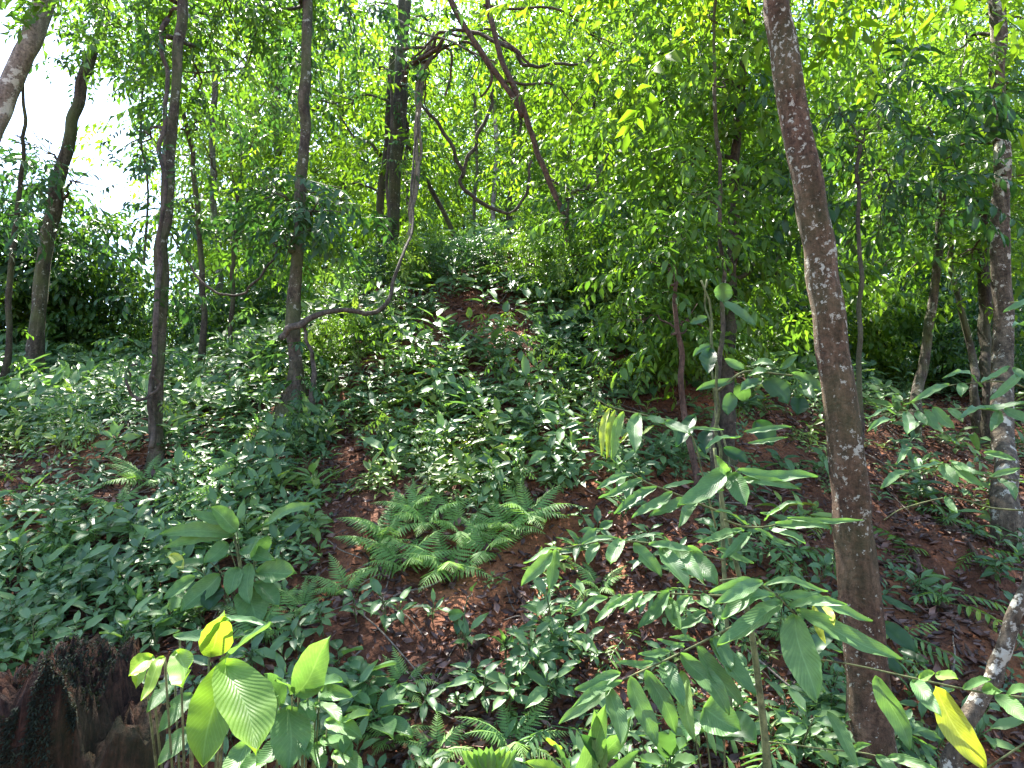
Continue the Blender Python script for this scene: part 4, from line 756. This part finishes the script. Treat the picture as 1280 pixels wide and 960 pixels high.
leaf_plant('arrow_leaf_plant', 'low plant with two wide heart shaped leaves under the compound leaf sapling', 'plant', 900, 940, 1.9, [((879, 886), (926, 914), 44, {'face': .8, 'dt': -.05, 'rnd': .45, 'peak': .3}), ((905, 905), (946, 932), 46, {'mat': M_dark, 'peak': .3, 'face': .8}), ((740, 935), (775, 950), 34, {'peak': .35, 'mat': M_dark, 'D': 1.9}), ((865, 900), (858, 930), 24, {'rnd': .1})], M_near)
leaf_plant('broad_leaf_plant', 'mottled grey green plant at the bottom edge below the compound leaf sapling', 'plant', 830, 975, 1.9, [((835, 945), (812, 925), 26), ((838, 945), (862, 930), 26), ((832, 950), (835, 915), 28), ((828, 955), (800, 952), 24), ((840, 955), (872, 955), 26), ((835, 960), (838, 985), 24)], M_herb, face=.4)
leaf_plant('broad_leaf_plant', 'plant with long upright blades at the bottom edge right of the fan leaf', 'plant', 740, 985, 1.8, [((722, 975), (760, 880), 26, {'face': .8}), ((735, 975), (790, 890), 22, {'face': .8}), ((745, 975), (745, 885), 20, {'rnd': .5}), ((715, 980), (690, 930), 20), ((705, 975), (655, 952), 22, {'rnd': .5}), ((760, 975), (800, 940), 18), ((700, 940), (683, 925), 11, {'rnd': .7}), ((755, 960), (725, 915), 22, {'mat': M_dark})], M_near)
# --- left foreground big ribbed leaves
leaf_plant('ribbed_leaf_plant', 'plant with two huge bright ribbed leaves and yellow green young leaves at lower left', 'plant', 265, 985, 1.6, [
 ((281, 833), (252, 962), 52, {'face': .9, 'rnd': .55, 'dt': -.1, 'lb': 'huge bright hanging leaf, left one', 'D': 1.3}), ((286, 830), (321, 945), 62, {'face': .9, 'rnd': .6, 'dt': -.12, 'lb': 'huge bright hanging leaf, right one', 'peak': .5, 'D': 1.28}), ((226, 817), (232, 860), 32, {'face': .9, 'rnd': .78, 'D': 1.4, 'peak': .5}), ((206, 822), (175, 876), 16, {'rnd': .8, 'D': 1.4, 'face': .8}), ((188, 822), (158, 846), 24, {'rnd': .95, 'D': 1.45, 'face': .85}), ((180, 828), (168, 862), 18, {'rnd': .9, 'D': 1.45, 'face': .85}),
 ((262, 813), (282, 761), 38, {'face': .85, 'rnd': .85, 'D': 1.5}), ((279, 828), (340, 783), 26, {'face': .6, 'rnd': .3, 'D': 1.45, 'mat': M_near}), ((225, 800), (296, 782), 20, {'face': .5, 'rnd': .3, 'D': 1.5, 'mat': M_near}), ((282, 768), (338, 788), 10, {'rnd': .3, 'D': 1.5, 'mat': M_near}), ((219, 853), (182, 892), 20, {'rnd': .3, 'D': 1.5, 'mat': M_near}), ((240, 868), (197, 916), 24, {'rnd': .3, 'D': 1.5, 'mat': M_near}), ((238, 912), (197, 958), 24, {'rnd': .4, 'D': 1.5, 'mat': M_near}), ((262, 850), (242, 890), 12, {'rnd': .5, 'D': 1.5, 'mat': M_near})], M_big)
leaf_plant('broad_leaf_plant', 'clump of mid green veined leaves right of the huge bright leaves', 'plant', 385, 985, 1.7, [
 ((373, 864), (416, 795), 40, {'face': .8, 'rnd': .45}), ((362, 885), (362, 965), 46, {'face': .85, 'rnd': .35}), ((385, 858), (430, 855), 22), ((400, 864), (440, 872), 22, {'rnd': .3}), ((350, 880), (330, 840), 28, {'rnd': .2}), ((342, 900), (340, 870), 22), ((395, 880), (425, 905), 24), ((380, 880), (392, 905), 20), ((410, 900), (455, 925), 22, {'rnd': .5}), ((405, 920), (440, 950), 26), ((395, 930), (400, 970), 24), ((330, 940), (300, 975), 24), ((430, 900), (462, 895), 20), ((420, 940), (455, 970), 24), ((350, 930), (320, 960), 26, {'rnd': .1}), ((378, 905), (388, 950), 22, {'rnd': .15}), ((365, 868), (345, 850), 18), ((440, 915), (428, 945), 18), ((310, 930), (280, 985), 30, {'rnd': .5})], M_near)
leaf_plant('broad_leaf_plant', 'clump of large pale limp leaves above the huge bright ones', 'plant', 305, 775, 2.6, [
 ((292, 665), (200, 668), 22, {'rnd': .55}), ((294, 668), (205, 686), 20, {'rnd': .5}), ((290, 660), (238, 640), 20), ((296, 662), (262, 634), 26, {'rnd': .6, 'face': .8}), ((330, 655), (395, 628), 16, {'rnd': .5}), ((325, 690), (318, 672), 34, {'peak': .5, 'rnd': .4}), ((322, 718), (372, 716), 32, {'peak': .5, 'rnd': .35}), ((310, 705), (313, 757), 22, {'face': .8, 'rnd': .4}), ((298, 710), (285, 745), 24, {'rnd': .3}), ((275, 718), (228, 766), 28, {'rnd': .4}), ((305, 740), (325, 785), 38, {'rnd': .5, 'face': .8}), ((270, 735), (262, 765), 28, {'mat': M_dark}), ((245, 722), (205, 750), 20, {'rnd': .4}), ((215, 695), (232, 712), 14, {'rnd': .85, 'face': .8}), ((260, 700), (205, 720), 20, {'rnd': .2}), ((300, 690), (345, 700), 22, {'rnd': .3}), ((320, 730), (350, 760), 26, {'rnd': .25}), ((285, 680), (255, 705), 22, {'rnd': .3})], M_near)
leaf_plant('broad_leaf_plant', 'pale bluish long leaved tuft on the left slope', 'plant', 172, 765, 2.6, [((172, 760), (155, 728), 8), ((172, 760), (178, 725), 8), ((172, 760), (190, 740), 8), ((170, 762), (148, 745), 8), ((175, 762), (200, 755), 8), ((172, 765), (160, 780), 8)], M_herb)
leaf_plant('seedling', 'seedling with a single bright yellow green leaf on the bare crest earth', 'seedling', 587, 402, 7.0, [((587, 398), (586, 384), 9, {'rnd': .97, 'face': .9, 'dt': 0})], M_big)
leaf_plant('seedling', 'sprig of glossy leaves alone on the bare soil at lower centre', 'seedling', 632, 812, 2.6, [((630, 805), (614, 797), 7), ((632, 803), (622, 785), 7), ((634, 805), (655, 795), 8), ((633, 808), (640, 790), 8), ((630, 808), (625, 815), 8), ((636, 808), (650, 812), 9, {'rnd': .8})], M_near)
leaf_plant('seedling', 'round leaved seedling hanging below the central ferns', 'seedling', 575, 800, 2.7, [((563, 768), (582, 768), 15, {'face': .9, 'rnd': .5}), ((575, 775), (572, 793), 14, {'mat': M_dark}), ((590, 740), (596, 728), 9), ((582, 810), (585, 826), 9)], M_near)
# --- fan leaf
fp = leaf_plant('fan_palm_seedling', 'fan shaped pleated palm leaf at the bottom edge', 'palm', 610, 1010, 1.7, [((612, 985), (575+8*i, 938-6*math.sin(PI*i/9)), 13, {'peak': .7, 'face': .8, 'rnd': .5, 'dt': -.03, 'droop': .04}) for i in range(10)], M_near)

# ------------------------------------------------------------------ rotten stump
def stump():
    b = at(100, 900, 1.75); bx, by = b[0], b[1]; g = float(H(bx, by)); top = at(100, 832, 1.75)[2]; n = 96; rows = 60; V = []; T = []
    e = empty('tree_stump', (bx, by, g), 'rotten reddish brown tree stump with ragged mossy top in the lower left corner', 'stump')
    va = lambda x, y, sd: float(vnoise(np.array(x, float), np.array(y, float), sd))
    def ztop(a, rr):
        x = rr*math.cos(a); y = rr*math.sin(a)
        z = top-g+.13*(va(x*17+5, y*17+9, 6)-.5)+.07*(va(x*55+5, y*55+2, 16)-.5)+.04*(va(x*120+5, y*120+2, 26)-.5)
        return z-.12*min(1, max(0, (x-.055)/.02))-.035*min(1, max(0, (-.12-x)/.03))
    def rad(a, t):
        r_ = .175*(1+.06*math.sin(2*a+1)+.05*math.cos(3*a)+.10*(1-t)**2)
        r_ *= 1+.16*(va(math.cos(a)*3+9, math.sin(a)*3+t*.8, 4)-.5)+.13*(va(math.cos(a)*9+9, math.sin(a)*9+t*2.0, 8)-.5)+.05*(va(math.cos(a)*25+30, math.sin(a)*25+t*7, 18)-.5)
        return r_*(1-.16*math.exp(-((a-5.1)/.10)**2)-.10*math.exp(-((a-4.2)/.05)**2))
    for i in range(rows):
        t = i/(rows-1)
        for k in range(n):
            a = 2*PI*k/n; rr = rad(a, t); zt = ztop(a, rr); V.append((rr*math.cos(a), rr*math.sin(a), -.15+(zt+.15)*t))
    for j in range(1, 12):
        f = 1-j/12
        for k in range(n):
            a = 2*PI*k/n; rr = rad(a, 1)*f; V.append((rr*math.cos(a), rr*math.sin(a), ztop(a, rr)-.05*(1-f)))
    for i in range(rows+10):
        for k in range(n):
            a = i*n+k; c = i*n+(k+1) % n; T += [(a, c, c+n), (a, c+n, a+n)]
    m = MB(); m.add(np.array(V), T); Bm = barkmat('rotten_wood', (.016, .008, .006), (.10, .048, .032), None, vs=20, bump=1.0, moss=.25); link('wood', m.mesh('wood', Bm), e)
    mm = MB(); Ms = leafmat('moss', [(0, (.006, .009, .008)), (.8, (.025, .035, .018)), (1, (.10, .12, .03))], .1, rough=.9)
    N = 9000; x = rng.normal(.005, .045, N); P = []; nr = []
    for i in range(N):
        if rng.uniform() < .5:
            a = rng.uniform(-PI, PI); rr = .14*math.sqrt(rng.uniform()); z = ztop(a, rr)
            if math.cos(a)*rr > .055 or math.cos(a)*rr < -.1: continue
            P.append((rr*math.cos(a), rr*math.sin(a), z+.002-.05*(1-rr/.17))); nr.append((0, 0, 1))
        else:
            a = -PI/2+rng.normal(.05, .30); t = 1-abs(rng.normal(0, .11))*(1.2 if abs(a+1.4) < .25 else .6)
            if va(a*6, t*14, 3) < .35: continue
            rr = rad(a % (2*PI), t)+.003; zt = ztop(a, rr)
            if rr*math.cos(a) > .06: continue
            P.append((rr*math.cos(a), rr*math.sin(a), -.15+(zt+.15)*t)); nr.append((math.cos(a), math.sin(a), .3))
    P = np.array(P); nr = np.array(nr, float); nn = len(P)
    mm.inst(leaf_tpl(.35, 1), P, frames(norm(nr)+rng.normal(0, .6, (nn, 3)), np.tile([0, 0, 1.], (nn, 1))+rng.normal(0, .3, (nn, 3))), rng.uniform(.006, .015, nn), rng.uniform(0, 1, nn)); link('moss', mm.mesh('moss', Ms), e)
stump()

# ------------------------------------------------------------------ sky and sun
w = bpy.data.worlds.new('World'); sc.world = w; w.use_nodes = True; nt = w.node_tree; nt.nodes.clear()
sk = nt.nodes.new('ShaderNodeTexSky'); sk.sky_type = 'NISHITA'; sk.sun_disc = False
SUN_EL, SUN_AZ = R(58), R(-22)
sk.sun_elevation = SUN_EL; sk.sun_rotation = SUN_AZ; sk.air_density = 1.0; sk.dust_density = 1.0
bg = nt.nodes.new('ShaderNodeBackground'); bg.inputs[1].default_value = .115; ou = nt.nodes.new('ShaderNodeOutputWorld'); nt.links.new(sk.outputs[0], bg.inputs[0]); nt.links.new(bg.outputs[0], ou.inputs[0])
sl = bpy.data.lights.new('sun', 'SUN'); sl.energy = 4.7; sl.angle = R(.5); sl.color = (1, .95, .86); so = bpy.data.objects.new('sun', sl); COL.objects.link(so)
sd = Vector((math.sin(SUN_AZ)*math.cos(SUN_EL), math.cos(SUN_AZ)*math.cos(SUN_EL), math.sin(SUN_EL))); so.rotation_euler = sd.to_track_quat('Z', 'Y').to_euler(); so.location = sd*50
sc.render.engine = 'CYCLES'; cy = sc.cycles
cy.max_bounces = 8; cy.transmission_bounces = 6; cy.diffuse_bounces = 5; cy.glossy_bounces = 2
vs = sc.view_settings; vs.view_transform = 'Standard'; vs.look = 'None'; vs.exposure = 2.65; vs.gamma = 1
